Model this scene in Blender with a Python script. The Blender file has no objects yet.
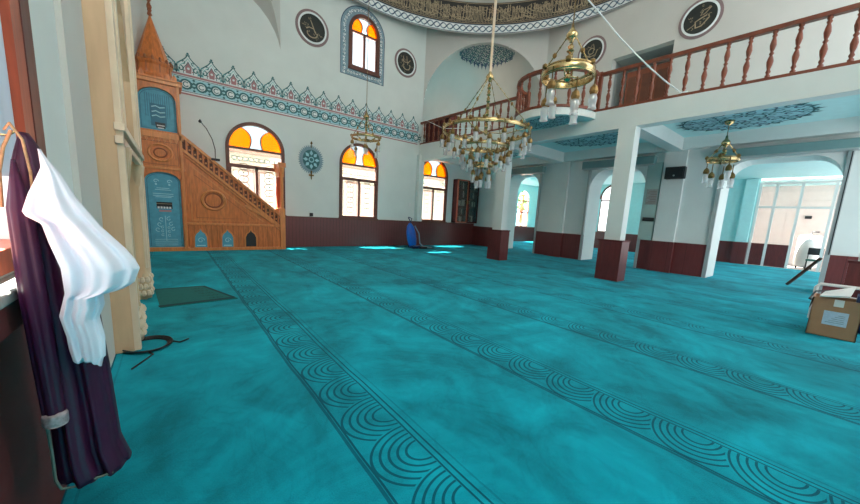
import bpy, math, random
from mathutils import Vector, Matrix
from mathutils.geometry import tessellate_polygon
S = bpy.context.scene
COL = S.collection
PI = math.pi
# ------------------------------------------------------------------ camera
yaw, pitch, roll = 0.675374374, 0.152599429, 0.0554534836
F = Vector((math.sin(yaw)*math.cos(pitch), math.cos(yaw)*math.cos(pitch), -math.sin(pitch)))
R0 = Vector((math.cos(yaw), -math.sin(yaw), 0)); U0 = R0.cross(F)
Rc = math.cos(roll)*R0 + math.sin(roll)*U0; Uc = -math.sin(roll)*R0 + math.cos(roll)*U0
cd = bpy.data.cameras.new('camera'); cam = bpy.data.objects.new('camera', cd); COL.objects.link(cam)
cam.matrix_world = Matrix(((Rc.x, Uc.x, -F.x, 0), (Rc.y, Uc.y, -F.y, 0), (Rc.z, Uc.z, -F.z, 1.55), (0, 0, 0, 1)))
cd.sensor_width = 36; cd.sensor_fit = 'HORIZONTAL'; cd.lens = 329.14/860*36
cd.shift_x = (430-434.2)/860; cd.shift_y = (266.73-252)/860
cd.clip_start = 0.05; cd.clip_end = 300
S.camera = cam
# ------------------------------------------------------------------ world, sun, exposure
w = bpy.data.worlds.new('sky'); S.world = w; w.use_nodes = True
bg = w.node_tree.nodes['Background']; bg.inputs[0].default_value = (0.94, 0.97, 1.0, 1); bg.inputs[1].default_value = 2.3
sd = bpy.data.lights.new('sun', 'SUN'); sd.energy = 80; sd.angle = 0.01; sd.color = (1, 0.95, 0.86)
so = bpy.data.objects.new('sun', sd); COL.objects.link(so); so.location = (0, 30, 60)
so.rotation_euler = Vector((0.80, -1.04, -2.9)).to_track_quat('-Z', 'Y').to_euler()
S.view_settings.view_transform = 'Standard'; S.view_settings.look = 'None'
S.view_settings.exposure = 0.68; S.view_settings.gamma = 1; S.view_settings.use_curve_mapping = False
S.cycles.max_bounces = 10; S.cycles.diffuse_bounces = 6; S.cycles.transparent_max_bounces = 12
S.cycles.sample_clamp_indirect = 6; S.cycles.caustics_reflective = False; S.cycles.caustics_refractive = False

# ------------------------------------------------------------------ materials
def srgb(c):
    return tuple((x/12.92 if x <= .04045 else ((x+.055)/1.055)**2.4) for x in [v/255 for v in c]) + (1,)
def newmat(name):
    m = bpy.data.materials.new(name); m.use_nodes = True
    return m, m.node_tree, m.node_tree.nodes['Principled BSDF']
def mat(name, c, rough=.6, metal=0, var=.08, scale=6, stretch=(1, 1, 1), bump=0, trans=0, sheen=0, spec=.5, ns=False):
    m, nt, b = newmat(name); N, L = nt.nodes, nt.links
    tc = N.new('ShaderNodeTexCoord'); mp = N.new('ShaderNodeMapping'); mp.inputs['Scale'].default_value = stretch
    no = N.new('ShaderNodeTexNoise'); no.inputs['Scale'].default_value = scale; no.inputs['Detail'].default_value = 4
    L.new(tc.outputs['Object'], mp.inputs[0]); L.new(mp.outputs[0], no.inputs['Vector'])
    cr = N.new('ShaderNodeValToRGB'); a = srgb(c)
    cr.color_ramp.elements[0].position = .3; cr.color_ramp.elements[1].position = .7
    cr.color_ramp.elements[0].color = tuple(x*(1-var) for x in a[:3])+(1,)
    cr.color_ramp.elements[1].color = tuple(min(1, x*(1+var)) for x in a[:3])+(1,)
    L.new(no.outputs['Fac'], cr.inputs[0]); L.new(cr.outputs[0], b.inputs['Base Color'])
    b.inputs['Roughness'].default_value = rough; b.inputs['Metallic'].default_value = metal
    b.inputs['Transmission Weight'].default_value = trans; b.inputs['Sheen Weight'].default_value = sheen
    b.inputs['Specular IOR Level'].default_value = spec
    if bump:
        bn = N.new('ShaderNodeBump'); bn.inputs['Strength'].default_value = bump; bn.inputs['Distance'].default_value = .02
        L.new(no.outputs['Fac'], bn.inputs['Height']); L.new(bn.outputs[0], b.inputs['Normal'])
    return m
class X:                       # tiny node-expression builder
    nt = None
    def __init__(s, k): s.k = k
    @staticmethod
    def op(o, *a):
        n = X.nt.nodes.new('ShaderNodeMath'); n.operation = o
        for i, v in enumerate(a):
            if isinstance(v, X): X.nt.links.new(v.k, n.inputs[i])
            else: n.inputs[i].default_value = v
        return X(n.outputs[0])
    def __add__(s, o): return X.op('ADD', s, o)
    def __radd__(s, o): return X.op('ADD', s, o)
    def __sub__(s, o): return X.op('SUBTRACT', s, o)
    def __rsub__(s, o): return X.op('SUBTRACT', o, s)
    def __mul__(s, o): return X.op('MULTIPLY', s, o)
    def __rmul__(s, o): return X.op('MULTIPLY', s, o)
    def __truediv__(s, o): return X.op('DIVIDE', s, o)
    def fmod(s, o): return X.op('FLOORED_MODULO', s, o)
    def lt(s, o): return X.op('LESS_THAN', s, o)
    def gt(s, o): return X.op('GREATER_THAN', s, o)
    def abs(s): return X.op('ABSOLUTE', s)
    def sqrt(s): return X.op('SQRT', s)
    def sin(s): return X.op('SINE', s)
    def mx(s, o): return X.op('MAXIMUM', s, o)
    def mn(s, o): return X.op('MINIMUM', s, o)
def wood_planks(name, c, period=.12, axis=0, rough=.35, dark=.45):
    m, nt, b = newmat(name); X.nt = nt; N, L = nt.nodes, nt.links
    tc = N.new('ShaderNodeTexCoord'); sp = N.new('ShaderNodeSeparateXYZ'); L.new(tc.outputs['Object'], sp.inputs[0])
    x = X(sp.outputs[axis]); g = x.fmod(period).lt(.012)
    mp = N.new('ShaderNodeMapping'); mp.inputs['Scale'].default_value = (8, 8, .8) ; L.new(tc.outputs['Object'], mp.inputs[0])
    no = N.new('ShaderNodeTexNoise'); no.inputs['Scale'].default_value = 3; L.new(mp.outputs[0], no.inputs['Vector'])
    cr = N.new('ShaderNodeValToRGB'); a = srgb(c)
    cr.color_ramp.elements[0].color = tuple(v*.75 for v in a[:3])+(1,); cr.color_ramp.elements[1].color = tuple(min(1, v*1.25) for v in a[:3])+(1,)
    L.new(no.outputs['Fac'], cr.inputs[0])
    mixn = N.new('ShaderNodeMix'); mixn.data_type = 'RGBA'; L.new(g.k, mixn.inputs[0]); L.new(cr.outputs[0], mixn.inputs[6])
    mixn.inputs[7].default_value = tuple(v*dark for v in a[:3])+(1,)
    L.new(mixn.outputs[2], b.inputs['Base Color']); b.inputs['Roughness'].default_value = rough
    return m
def glass(name, tint, gloss=.08, diff=.0, dcol=(1, 1, 1, 1)):
    m = bpy.data.materials.new(name); m.use_nodes = True; nt = m.node_tree; N, L = nt.nodes, nt.links
    N.remove(N['Principled BSDF']); out = N['Material Output']
    t = N.new('ShaderNodeBsdfTransparent'); t.inputs[0].default_value = tint
    g = N.new('ShaderNodeBsdfGlossy'); g.inputs['Roughness'].default_value = .05
    d = N.new('ShaderNodeBsdfTranslucent'); d.inputs[0].default_value = dcol
    m1 = N.new('ShaderNodeMixShader'); m1.inputs[0].default_value = gloss; L.new(t.outputs[0], m1.inputs[1]); L.new(g.outputs[0], m1.inputs[2])
    m2 = N.new('ShaderNodeMixShader'); m2.inputs[0].default_value = diff; L.new(m1.outputs[0], m2.inputs[1]); L.new(d.outputs[0], m2.inputs[2])
    L.new(m2.outputs[0], out.inputs[0]); return m
def carpet():
    m, nt, b = newmat('teal_carpet'); X.nt = nt; N, L = nt.nodes, nt.links
    tc = N.new('ShaderNodeTexCoord'); sp = N.new('ShaderNodeSeparateXYZ'); L.new(tc.outputs['Object'], sp.inputs[0])
    def noise(sc, det=3, dist=0, off=0, st=(1, 1, 1), rough=.5):
        mp = N.new('ShaderNodeMapping'); mp.inputs['Location'].default_value = (off, off, 0); mp.inputs['Scale'].default_value = st
        L.new(tc.outputs['Object'], mp.inputs[0])
        n = N.new('ShaderNodeTexNoise'); n.inputs['Scale'].default_value = sc; n.inputs['Detail'].default_value = det
        n.inputs['Distortion'].default_value = dist; n.inputs['Roughness'].default_value = rough
        L.new(mp.outputs[0], n.inputs['Vector']); return X(n.outputs['Fac'])
    x, y = X(sp.outputs[0]), X(sp.outputs[1])
    wob = (noise(.7, 2, 0, 3)-.5)*.06
    per = 1.82
    u = (x-.86+wob).fmod(per)                      # 0..per, band 0...40
    inb = u.lt(.42)
    P = .47; W = .39; A = .30
    yy = y+X.op('FLOOR', (x-.86)/per)*.13
    v = yy.fmod(P); du = (W-u)/W
    def rr(c): return ((du*du)+((v-c)/A)*((v-c)/A)).sqrt()
    r0 = rr(.02+.14); r1 = rr(P+.16); rm = rr(.16-P)
    use0 = r0.lt(1.0)
    use1 = (1-use0)*rm.lt(1.0)
    r = use0*r0 + use1*rm + (1-use0)*(1-use1)*r1
    inr = r.lt(1.04)*r.gt(.22)
    line = inr*((r+.02).fmod(.155)).lt(.05)*u.lt(W)
    e1 = (u-.012).abs().lt(.008); e0 = (u+0).gt(per-.025)
    e2 = (u-.40).abs().lt(.007); e3 = (u-.445).abs().lt(.007); e4 = (u-.50).abs().lt(.007)
    lines = (line*.95).mx(e1).mx(e0*.8).mx(e2).mx(e3).mx(e4*.35)
    n1 = noise(.55, 5, 1.6, 0, rough=.62); n2 = noise(2.3, 4, 1.2, 7, (1, .55, 1)); n3 = noise(140, 1)
    sm = noise(1.3, 3, 3.5, 20)
    arcs = (1-((sm-.5).abs()*16).mn(1.0))*.11
    t = (n1-.5)*1.45+(n2-.5)*.8+(n3-.5)*.35+.5-arcs*.6
    cr = N.new('ShaderNodeValToRGB'); e = cr.color_ramp.elements
    e[0].position = .15; e[0].color = (0.0, .14, .18, 1); e[1].position = .85; e[1].color = (0.0, .39, .51, 1)
    k = e.new(.5); k.color = (0.0, .262, .342, 1)
    L.new(t.k, cr.inputs[0])
    mx_ = N.new('ShaderNodeMix'); mx_.data_type = 'RGBA'; L.new((lines*.85).k, mx_.inputs[0]); L.new(cr.outputs[0], mx_.inputs[6])
    mx_.inputs[7].default_value = (0.0, .045, .075, 1)
    L.new(mx_.outputs[2], b.inputs['Base Color']); b.inputs['Roughness'].default_value = .95
    b.inputs['Sheen Weight'].default_value = .12; b.inputs['Sheen Tint'].default_value = (.3, .9, 1, 1); b.inputs['Specular IOR Level'].default_value = .15
    bn = N.new('ShaderNodeBump'); bn.inputs['Strength'].default_value = .35; bn.inputs['Distance'].default_value = .01
    L.new((n3*.6+n2-lines).k, bn.inputs['Height']); L.new(bn.outputs[0], b.inputs['Normal'])
    return m
M = {}
M['carpet'] = carpet()
M['wall'] = mat('white_plaster', (216, 222, 219), .75, var=.03, scale=1.5)
M['upper'] = mat('grey_white_plaster', (198, 196, 191), .8, var=.03, scale=1.2)
M['gray'] = mat('grey_paint', (150, 152, 150), .8, var=.04)
M['aqua'] = mat('aqua_paint', (186, 230, 230), .6, var=.03)
M['ceil'] = mat('pale_aqua_ceiling_paint', (192, 232, 233), .6, var=.03)
M['shadedwall'] = mat('shaded_grey_green_plaster', (160, 185, 180), .6, var=.04)  # wall plaster with the pier's shade put into its colour
M['wains'] = wood_planks('brown_wainscot', (104, 50, 48), .14, 0)
M['wainsY'] = wood_planks('brown_wainscot_side', (104, 46, 46), .5, 1)
M['pedestal'] = mat('mahogany_veneer', (98, 38, 38), .35, var=.2, scale=3, stretch=(6, 6, 1))
M['darkred'] = mat('dark_red_panel', (84, 26, 26), .75, var=.15, scale=3, stretch=(1, 1, 5))
M['frame'] = mat('brown_window_wood', (98, 52, 38), .45, var=.2, scale=5, stretch=(1, 1, 4))
M['redframe'] = mat('red_brown_sash_wood', (176, 84, 58), .4, var=.18, scale=4, stretch=(8, 8, 1))
M['darkframe'] = mat('dark_sash_wood', (92, 42, 36), .4, var=.2, scale=4, stretch=(8, 8, 1))
M['wood'] = mat('carved_honey_wood', (204, 114, 56), .38, var=.22, scale=4, stretch=(5, 5, .9), bump=.15)
M['woodlt'] = mat('honey_wood_moulding', (214, 132, 72), .35, var=.15, scale=4, stretch=(5, 5, .9))
M['wooddk'] = mat('dark_honey_wood', (150, 78, 38), .4, var=.2, scale=4, stretch=(5, 5, .9))
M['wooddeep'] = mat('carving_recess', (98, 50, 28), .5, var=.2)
M['rail'] = mat('red_brown_rail_wood', (118, 55, 30), .42, var=.2, scale=6)
M['door'] = mat('dark_wood_door', (132, 68, 40), .5, var=.25, scale=3, stretch=(6, 6, 1))
M['marble'] = mat('beige_marble', (196, 172, 140), .4, var=.18, scale=2.2, stretch=(2, 2, .7), bump=.1)
M['marblelt'] = mat('pale_marble_moulding', (214, 196, 172), .4, var=.12, scale=3)
M['marbledk'] = mat('tan_marble', (202, 170, 136), .4, var=.15, scale=2, stretch=(3, 3, .5))
M['brass'] = mat('brass', (200, 176, 128), .24, 1, var=.15, scale=20)
M['brassdk'] = mat('aged_brass', (140, 112, 70), .35, 1, var=.2, scale=20)
M['shade'] = mat('white_glass_shade', (225, 228, 226), .12, var=.02, trans=.35)
M['teal'] = mat('teal_paint_line', (62, 112, 116), .7, var=.12)
M['teallt'] = mat('light_teal_paint', (120, 190, 190), .7, var=.08)
M['tealmid'] = mat('mid_teal_paint', (96, 160, 164), .7, var=.1)
M['navy'] = mat('slate_blue_paint', (70, 88, 112), .7, var=.12)
M['blueg'] = mat('grey_blue_paint', (132, 158, 170), .7, var=.1)
M['white'] = mat('white_paint', (226, 232, 232), .7, var=.03)
M['pink'] = mat('dusty_pink_paint', (178, 130, 134), .7, var=.08)
M['mauve'] = mat('mauve_paint', (134, 112, 112), .6, var=.1)
M['black'] = mat('black_ground_paint', (38, 36, 34), .6, var=.2)
M['gold'] = mat('gold_lettering', (156, 138, 112), .5, var=.15)
M['blacklet'] = mat('green_black_ground', (32, 38, 34), .6, var=.2)
M['bluepanel'] = mat('blue_printed_panel', (78, 154, 178), .5, var=.12, scale=8)
M['bluedk'] = mat('deep_blue_print', (40, 108, 134), .5, var=.12, scale=8)
M['bluelt'] = mat('pale_blue_print', (160, 208, 218), .5, var=.06)
M['blk'] = mat('black_plastic', (28, 28, 30), .45, var=.1)
M['blkm'] = mat('black_cable_rubber', (18, 22, 26), .5, var=.1)
M['alu'] = mat('grey_aluminium', (168, 176, 176), .4, .3, var=.04)
M['aludk'] = mat('teal_grey_shutter_box', (112, 146, 146), .5, var=.05)
M['blue'] = mat('blue_plastic', (22, 96, 196), .3, var=.1)
M['bluedark'] = mat('navy_plastic', (20, 44, 92), .4, var=.1)
M['paper'] = mat('paper', (222, 224, 222), .8, var=.03)
M['greypaper'] = mat('printed_grey_notice', (150, 154, 150), .8, var=.12, scale=40)
M['card'] = mat('brown_cardboard', (172, 128, 96), .8, var=.07)
M['carddk'] = mat('cardboard_inside', (120, 86, 62), .9, var=.07)
M['label'] = mat('pale_blue_label', (190, 208, 226), .6, var=.08, scale=30)
M['rug'] = mat('dark_teal_rug', (8, 100, 98), .95, var=.12, scale=30)
M['rugdk'] = mat('rug_border', (4, 62, 66), .95, var=.12, scale=30)
M['purple'] = mat('purple_satin', (50, 8, 44), .5, var=.2, scale=3, spec=.35)
M['trim'] = mat('gold_braid', (158, 128, 92), .6, var=.3, scale=60)
M['cuff'] = mat('silver_embroidered_cuff', (140, 132, 136), .5, var=.35, scale=70)
M['lining'] = mat('grey_green_lining', (84, 100, 92), .7, var=.1)
M['cotton'] = mat('white_cotton', (200, 207, 220), .8, var=.02, sheen=.2)
M['skyglass'] = glass('clear_pane', (.96, .98, .98, 1), .04)
M['gauze'] = glass('gauzy_white_pane', (.37, .37, .35, 1), .02, .06, (.95, .93, .9, 1))
M['amber'] = glass('amber_pane', (.98, .37, .03, 1), .03, .05, (1, .5, .03, 1))
M['palepane'] = glass('pale_blue_pane', (.56, .63, .66, 1), .03, .05, (.8, .95, 1, 1))
M['highpane'] = glass('blue_white_pane', (.27, .31, .335, 1), .03, .03, (.8, .95, 1, 1))
M['sheer'] = mat('sheer_white_fabric', (206, 212, 226), .9, var=.02)
M['shade'] = glass('clear_frosted_tulip_glass', (.93, .95, .95, 1), .22, .38, (.95, .97, .98, 1))
M['cabglass'] = glass('cabinet_glass', (.75, .78, .78, 1), .12)
M['facade'] = mat('cream_facade', (176, 160, 146), .9, var=.05)
M['facadewin'] = mat('facade_window', (150, 112, 100), .6, var=.1)
M['leaf'] = mat('green_leaves', (120, 160, 90), .9, var=.3, scale=8)
M['kitchen'] = mat('pale_pink_plaster', (226, 206, 200), .8, var=.03)
M['tile'] = mat('pale_floor_tile', (196, 186, 180), .5, var=.05)
M['enamel'] = mat('white_enamel', (222, 220, 216), .3, var=.02)
M['green'] = mat('dark_green_vinyl', (30, 92, 80), .5, var=.1)
M['red'] = mat('red_banner_cloth', (206, 84, 42), .7, var=.1)
M['spines'] = [mat('book_cloth_%s' % n, c, .6, var=.15) for n, c in
               [('maroon', (92, 34, 34)), ('dark_green', (44, 62, 52)), ('brown', (88, 62, 44)), ('navy', (40, 50, 70)), ('cream', (206, 200, 184))]]

# ------------------------------------------------------------------ mesh helpers
class MB:
    def __init__(s): s.v = []; s.f = []; s.mi = []; s.mats = []; s.sm = []
    def m(s, m):
        if m not in s.mats: s.mats.append(m)
        return s.mats.index(m)
    def add(s, vs, fs, m, smooth=False):
        b = len(s.v); s.v += [tuple(v) for v in vs]; k = s.m(m)
        for f in fs: s.f.append(tuple(b+i for i in f)); s.mi.append(k); s.sm.append(smooth)
        return s
    def box(s, x0, x1, y0, y1, z0, z1, m):
        vs = [(x, y, z) for x in (x0, x1) for y in (y0, y1) for z in (z0, z1)]
        return s.add(vs, [(0, 1, 3, 2), (4, 6, 7, 5), (0, 4, 5, 1), (2, 3, 7, 6), (0, 2, 6, 4), (1, 5, 7, 3)], m)
    def tube(s, pts, r, m, n=8, cap=True):
        pts = [Vector(p) for p in pts]; rs = r if isinstance(r, (list, tuple)) else [r]*len(pts)
        vs = []; up = None
        for i, p in enumerate(pts):
            t = (pts[min(i+1, len(pts)-1)]-pts[max(i-1, 0)])
            if t.length < 1e-9: t = Vector((0, 0, 1))
            t.normalize()
            if up is None:
                up = Vector((0, 0, 1)) if abs(t.z) < .9 else Vector((1, 0, 0))
            a = t.cross(up)
            if a.length < 1e-6: a = t.orthogonal()
            a.normalize(); b = t.cross(a); up = -b
            up = b.cross(t)*1 if False else a.cross(t)
            for k in range(n):
                c = 2*PI*k/n; vs.append(p+(a*math.cos(c)+b*math.sin(c))*rs[i])
        fs = [(i*n+k, i*n+(k+1) % n, (i+1)*n+(k+1) % n, (i+1)*n+k) for i in range(len(pts)-1) for k in range(n)]
        if cap: fs += [tuple(range(n)), tuple(range((len(pts)-1)*n, len(pts)*n))]
        return s.add(vs, fs, m, True)
    def lathe(s, prof, c, m, n=16, sx=1, sy=1, cap=True):
        vs = [(c[0]+sx*r*math.cos(2*PI*k/n), c[1]+sy*r*math.sin(2*PI*k/n), c[2]+z) for r, z in prof for k in range(n)]
        fs = [(i*n+k, i*n+(k+1) % n, (i+1)*n+(k+1) % n, (i+1)*n+k) for i in range(len(prof)-1) for k in range(n)]
        if cap and prof[0][0] > 1e-4: fs.append(tuple(range(n)))
        if cap and prof[-1][0] > 1e-4: fs.append(tuple(range((len(prof)-1)*n, len(prof)*n)))
        return s.add(vs, fs, m, n > 8)
    def torus(s, c, R, r, m, axis='z', n=32, k=8, sx=1, sz=1):
        vs = []
        for i in range(n):
            a = 2*PI*i/n
            for j in range(k):
                b = 2*PI*j/k; q = R+r*math.cos(b); h = r*math.sin(b)*sz
                p = (q*math.cos(a)*sx, q*math.sin(a), h)
                if axis == 'y': p = (p[0], h, p[1])
                if axis == 'x': p = (h, p[0], p[1])
                vs.append((c[0]+p[0], c[1]+p[1], c[2]+p[2]))
        fs = [(i*k+j, i*k+(j+1) % k, ((i+1) % n)*k+(j+1) % k, ((i+1) % n)*k+j) for i in range(n) for j in range(k)]
        return s.add(vs, fs, m, True)
    def prism(s, outer, mp, w0, w1, m, holes=(), side=None):
        """outline (u,v) with holes, extruded from w0 to w1 through mp(u,v,w)"""
        polys = [list(outer)]+[list(h) for h in holes]
        tri = tessellate_polygon([[Vector((p[0], p[1], 0)) for p in q] for q in polys])
        flat = [p for q in polys for p in q]; n = len(flat)
        vs = [mp(u, v, w0) for u, v in flat]+[mp(u, v, w1) for u, v in flat]
        s.add(vs, [tuple(t) for t in tri]+[tuple(n+i for i in t) for t in tri], m)
        b = 0; fs = []
        for q in polys:
            k = len(q)
            fs += [(b+i, b+(i+1) % k, n+b+(i+1) % k, n+b+i) for i in range(k)]; b += k
        return s.add(vs, fs, side or m)
    def stroke(s, pts, wd, mp, off, m, th=.004, closed=False):
        """flat painted line following pts in (u,v)"""
        n = len(pts); L = []
        for i, p in enumerate(pts):
            a = pts[(i-1) % n] if closed or i > 0 else p; b = pts[(i+1) % n] if closed or i < n-1 else p
            dx, dy = b[0]-a[0], b[1]-a[1]; l = math.hypot(dx, dy) or 1
            h = (wd[i] if isinstance(wd, (list, tuple)) else wd)/2
            L.append(((p[0]-dy/l*h, p[1]+dx/l*h), (p[0]+dy/l*h, p[1]-dx/l*h)))
        vs = [mp(q[0], q[1], off) for pr in L for q in pr]
        rng = range(n if closed else n-1)
        return s.add(vs, [(2*i, 2*i+1, 2*((i+1) % n)+1, 2*((i+1) % n)) for i in rng], m)
    def disc(s, c, r, mp, off, m, n=20, ry=None):
        vs = [mp(c[0]+r*math.cos(2*PI*k/n), c[1]+(ry or r)*math.sin(2*PI*k/n), off) for k in range(n)]
        return s.add(vs, [tuple(range(n))], m)
    def poly(s, pts, mp, off, m):
        tri = tessellate_polygon([[Vector((p[0], p[1], 0)) for p in pts]])
        return s.add([mp(u, v, off) for u, v in pts], [tuple(t) for t in tri], m)
    def build(s, name, parent=None, loc=None, bevel=0, rot=None):
        """loc = local origin: geometry is given in world space unless a parent at loc is used"""
        me = bpy.data.meshes.new(name)
        o = bpy.data.objects.new(name, me)
        org = Vector(loc) if loc else (Vector(parent['_o']) if parent is not None and '_o' in parent else Vector((0, 0, 0)))
        if parent is not None: base = org
        else: base = org
        me.from_pydata([tuple(Vector(v)-base) for v in s.v], [], s.f)
        for k in s.mats: me.materials.append(k)
        me.polygons.foreach_set('material_index', s.mi); me.polygons.foreach_set('use_smooth', s.sm); me.update()
        COL.objects.link(o)
        if parent is not None: o.parent = parent; o['_o'] = tuple(base)
        else: o.location = base; o['_o'] = tuple(base)
        if bevel:
            b = o.modifiers.new('bevel', 'BEVEL'); b.width = bevel; b.segments = 2; b.limit_method = 'ANGLE'
        return o
def thing(name, label, cat, loc, group=None):
    o = bpy.data.objects.new(name, None); COL.objects.link(o); o.location = loc; o['_o'] = tuple(loc)
    o.empty_display_size = .1
    o['label'] = label; o['category'] = cat
    if group: o['group'] = group
    return o
def tag(o, label, cat, group=None):
    o['label'] = label; o['category'] = cat
    if group: o['group'] = group
    return o
def struct(o): o['kind'] = 'structure'; return o
def dup(root, loc, label=None, group=None, rotz=None):
    r = root.copy(); COL.objects.link(r); r.location = loc
    if rotz is not None: r.rotation_euler = (0, 0, rotz)
    if label: r['label'] = label
    if group: r['group'] = group
    for ch in list(root.children):
        c = ch.copy(); COL.objects.link(c); c.parent = r
        for g in list(ch.children):
            d = g.copy(); COL.objects.link(d); d.parent = c
    return r
def mY(Y, sgn=1):   # plane Y = const, offset towards -Y
    return lambda u, v, w: (u, Y-w*sgn, v)
def mX(XX, sgn=1):  # plane X = const, offset towards -X, u = Y
    return lambda u, v, w: (XX-w*sgn, u, v)
def mXm(XX, c):     # u runs to the viewer's right on a wall facing -X, mirrored about Y=c
    return lambda u, v, w: (XX-w, c-u, v)
def arch(u0, u1, v0, sp, top, n=20):
    c, r = (u0+u1)/2, (u1-u0)/2
    return [(u0, v0), (u1, v0)]+[(c+r*math.cos(PI*k/n), sp+(top-sp)*math.sin(PI*k/n)) for k in range(n+1)]
def flatarch(u0, u1, v0, sp, top, rad):
    p = [(u0, v0), (u1, v0), (u1, sp)]
    for k in range(1, 9):
        a = PI/2*k/8; p.append((u1-rad+rad*math.cos(a), sp+(top-sp)*math.sin(a)))
    for k in range(0, 9):
        a = PI/2+PI/2*k/8; p.append((u0+rad+rad*math.cos(a), sp+(top-sp)*math.sin(a)))
    return p
def rect(u0, u1, v0, v1): return [(u0, v0), (u1, v0), (u1, v1), (u0, v1)]
def arc(c, r, a0, a1, n=12, ry=None):
    return [(c[0]+r*math.cos(math.radians(a0+(a1-a0)*k/n)), c[1]+(ry or r)*math.sin(math.radians(a0+(a1-a0)*k/n))) for k in range(n+1)]
def spiral(c, r, a0, turns, n=16):
    return [(c[0]+r*(1-.8*k/n)*math.cos(a0+turns*2*PI*k/n), c[1]+r*(1-.8*k/n)*math.sin(a0+turns*2*PI*k/n)) for k in range(n+1)]
rnd = random.Random(4)

# ------------------------------------------------------------------ structure
WL = -.55; YB = 14.0; XR = 14.0; TH = 1.0
b = MB(); b.box(-3, 22.9, -2.5, 15.9, -.1, 0, M['carpet']); struct(b.build('floor'))
b = MB(); b.box(22.9, 28, -2.5, 6, -.1, 0, M['tile']); struct(b.build('floor'))
# back wall with its four windows
WIN = [(1.62, 3.50, 1.27, 3.58, 4.50), (5.76, 7.56, 1.27, 3.58, 4.48), (9.98, 11.78, 1.27, 3.60, 4.50)]
UPW = (6.10, 7.46, 7.50, 8.92, 9.62)
holes = [arch(a+.02, c-.02, z0+.02, sp, tp-.02) for a, c, z0, sp, tp in WIN+[UPW]]
b = MB(); b.prism([(-1.2, 0), (15.2, 0), (15.2, 4.9), (9.96, 4.9), (9.96, 10.6), (-1.2, 10.6)], lambda u, v, w: (u, 14+w, v), 0, .22, M['wall'], holes); struct(b.build('wall_back'))
# left (qibla) wall with a window near the camera
b = MB()
b.box(-1.2, -.85, 7.3, 14.2, 0, 10.6, M['wall'])
b.prism(rect(-2.5, 7.3, 0, 10.6), lambda u, v, w: (WL-w, u, v), 0, .35, M['wall'], [rect(-.3, 2.60, 1.27, 4.2), [(4.97, 0.02), (6.73, 0.02), (6.73, 3.2), (6.3, 3.88), (5.85, 4.1), (5.4, 3.88), (4.97, 3.2)]])
struct(b.build('wall_left'))
b = MB(); b.box(WL-.001, WL+.035, 3.56, 4.40, 0, 10, M['upper']); struct(b.build('trim_1'))
b = MB(); b.box(-.9, 8.5, -2.7, -2.5, 0, 10.6, M['wall']); struct(b.build('wall_rear'))
# wainscots
b = MB(); b.box(WL, WL+.03, -2.5, 4.42, 0, 1.10, M['darkred']); b.box(WL-.3, WL+.07, -2.5, 2.86, 1.10, 1.16, M['darkframe'])
struct(b.build('trim_2'))
b = MB(); b.box(3.3, 14.0, 13.96, 14.0, 0, 1.2, M['wains']); b.box(3.3, 14.0, 13.94, 14.0, 1.2, 1.24, M['frame']); struct(b.build('trim_3'))
# arcade wall between aisle and annex
AR = [(9.70, 11.75, 3.00, 3.85), (5.08, 7.22, 3.00, 3.80), (.40, 2.86, 3.10, 3.78)]
outer = [(-2.5, 0)]
for u0, u1, sp, tp in sorted(AR): outer += [(u0, 0)]+list(reversed([p for p in flatarch(u0, u1, 0, sp, tp, .62)[2:]]))+[(u1, 0)]
outer += [(14.0, 0), (14.0, 4.9), (-2.5, 4.9)]
b = MB(); b.prism(outer, lambda u, v, w: (XR+w, u, v), 0, TH, M['wall']); struct(b.build('wall_right'))
# upper wall above the arcade, with the doorway to the gallery
b = MB(); b.prism(rect(-2.5, 10.2, 4.9, 10.6), lambda u, v, w: (XR+w, u, v), 0, .3, M['upper'], [rect(4.86, 6.92, 4.95, 8.05)])
struct(b.build('wall_right_upper'))
b = MB(); b.box(14.3, 15.6, 4.5, 4.84, 4.9, 8.3, M['gray']); b.box(14.3, 15.6, 6.94, 7.3, 4.9, 8.3, M['gray']); b.box(15.5, 15.6, 4.5, 7.3, 4.9, 8.3, M['gray']); b.box(14.3, 15.6, 4.5, 7.3, 8.06, 8.3, M['gray']); struct(b.build('trim_4'))
# pilasters under the beams, wainscot on the piers
b = MB()
for y0, y1 in ((8.20, 8.95), (3.90, 4.55)): b.box(13.88, 14.0, y0, y1, 0, 4.3, M['wall'])
struct(b.build('trim_5'))
b = MB()
for y0, y1 in ((11.75, 14.0), (7.22, 9.70), (2.86, 5.08), (-2.5, .40)):
    b.box(13.95, 14.0, y0+.0, y1, 0, 1.1, M['wainsY'])
for y0, y1 in ((8.17, 8.98), (3.87, 4.58)): b.box(13.83, 13.95, y0, y1, 0, 1.1, M['wainsY'])
struct(b.build('trim_6'))
b = MB(); b.box(13.9, 14.0, 4.60, 5.05, 1.1, 3.9, M['shadedwall']); struct(b.build('trim_7'))  # shaded stretch of the pier, darkened by colour
# pilaster at the hall corner
b = MB(); b.box(9.72, 10.02, 13.75, 14.0, 1.24, 4.5, M['wall']); struct(b.build('trim_8'))
def gz(y): return 4.70+.024*y      # the gallery edge rises a little towards the far corner
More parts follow.
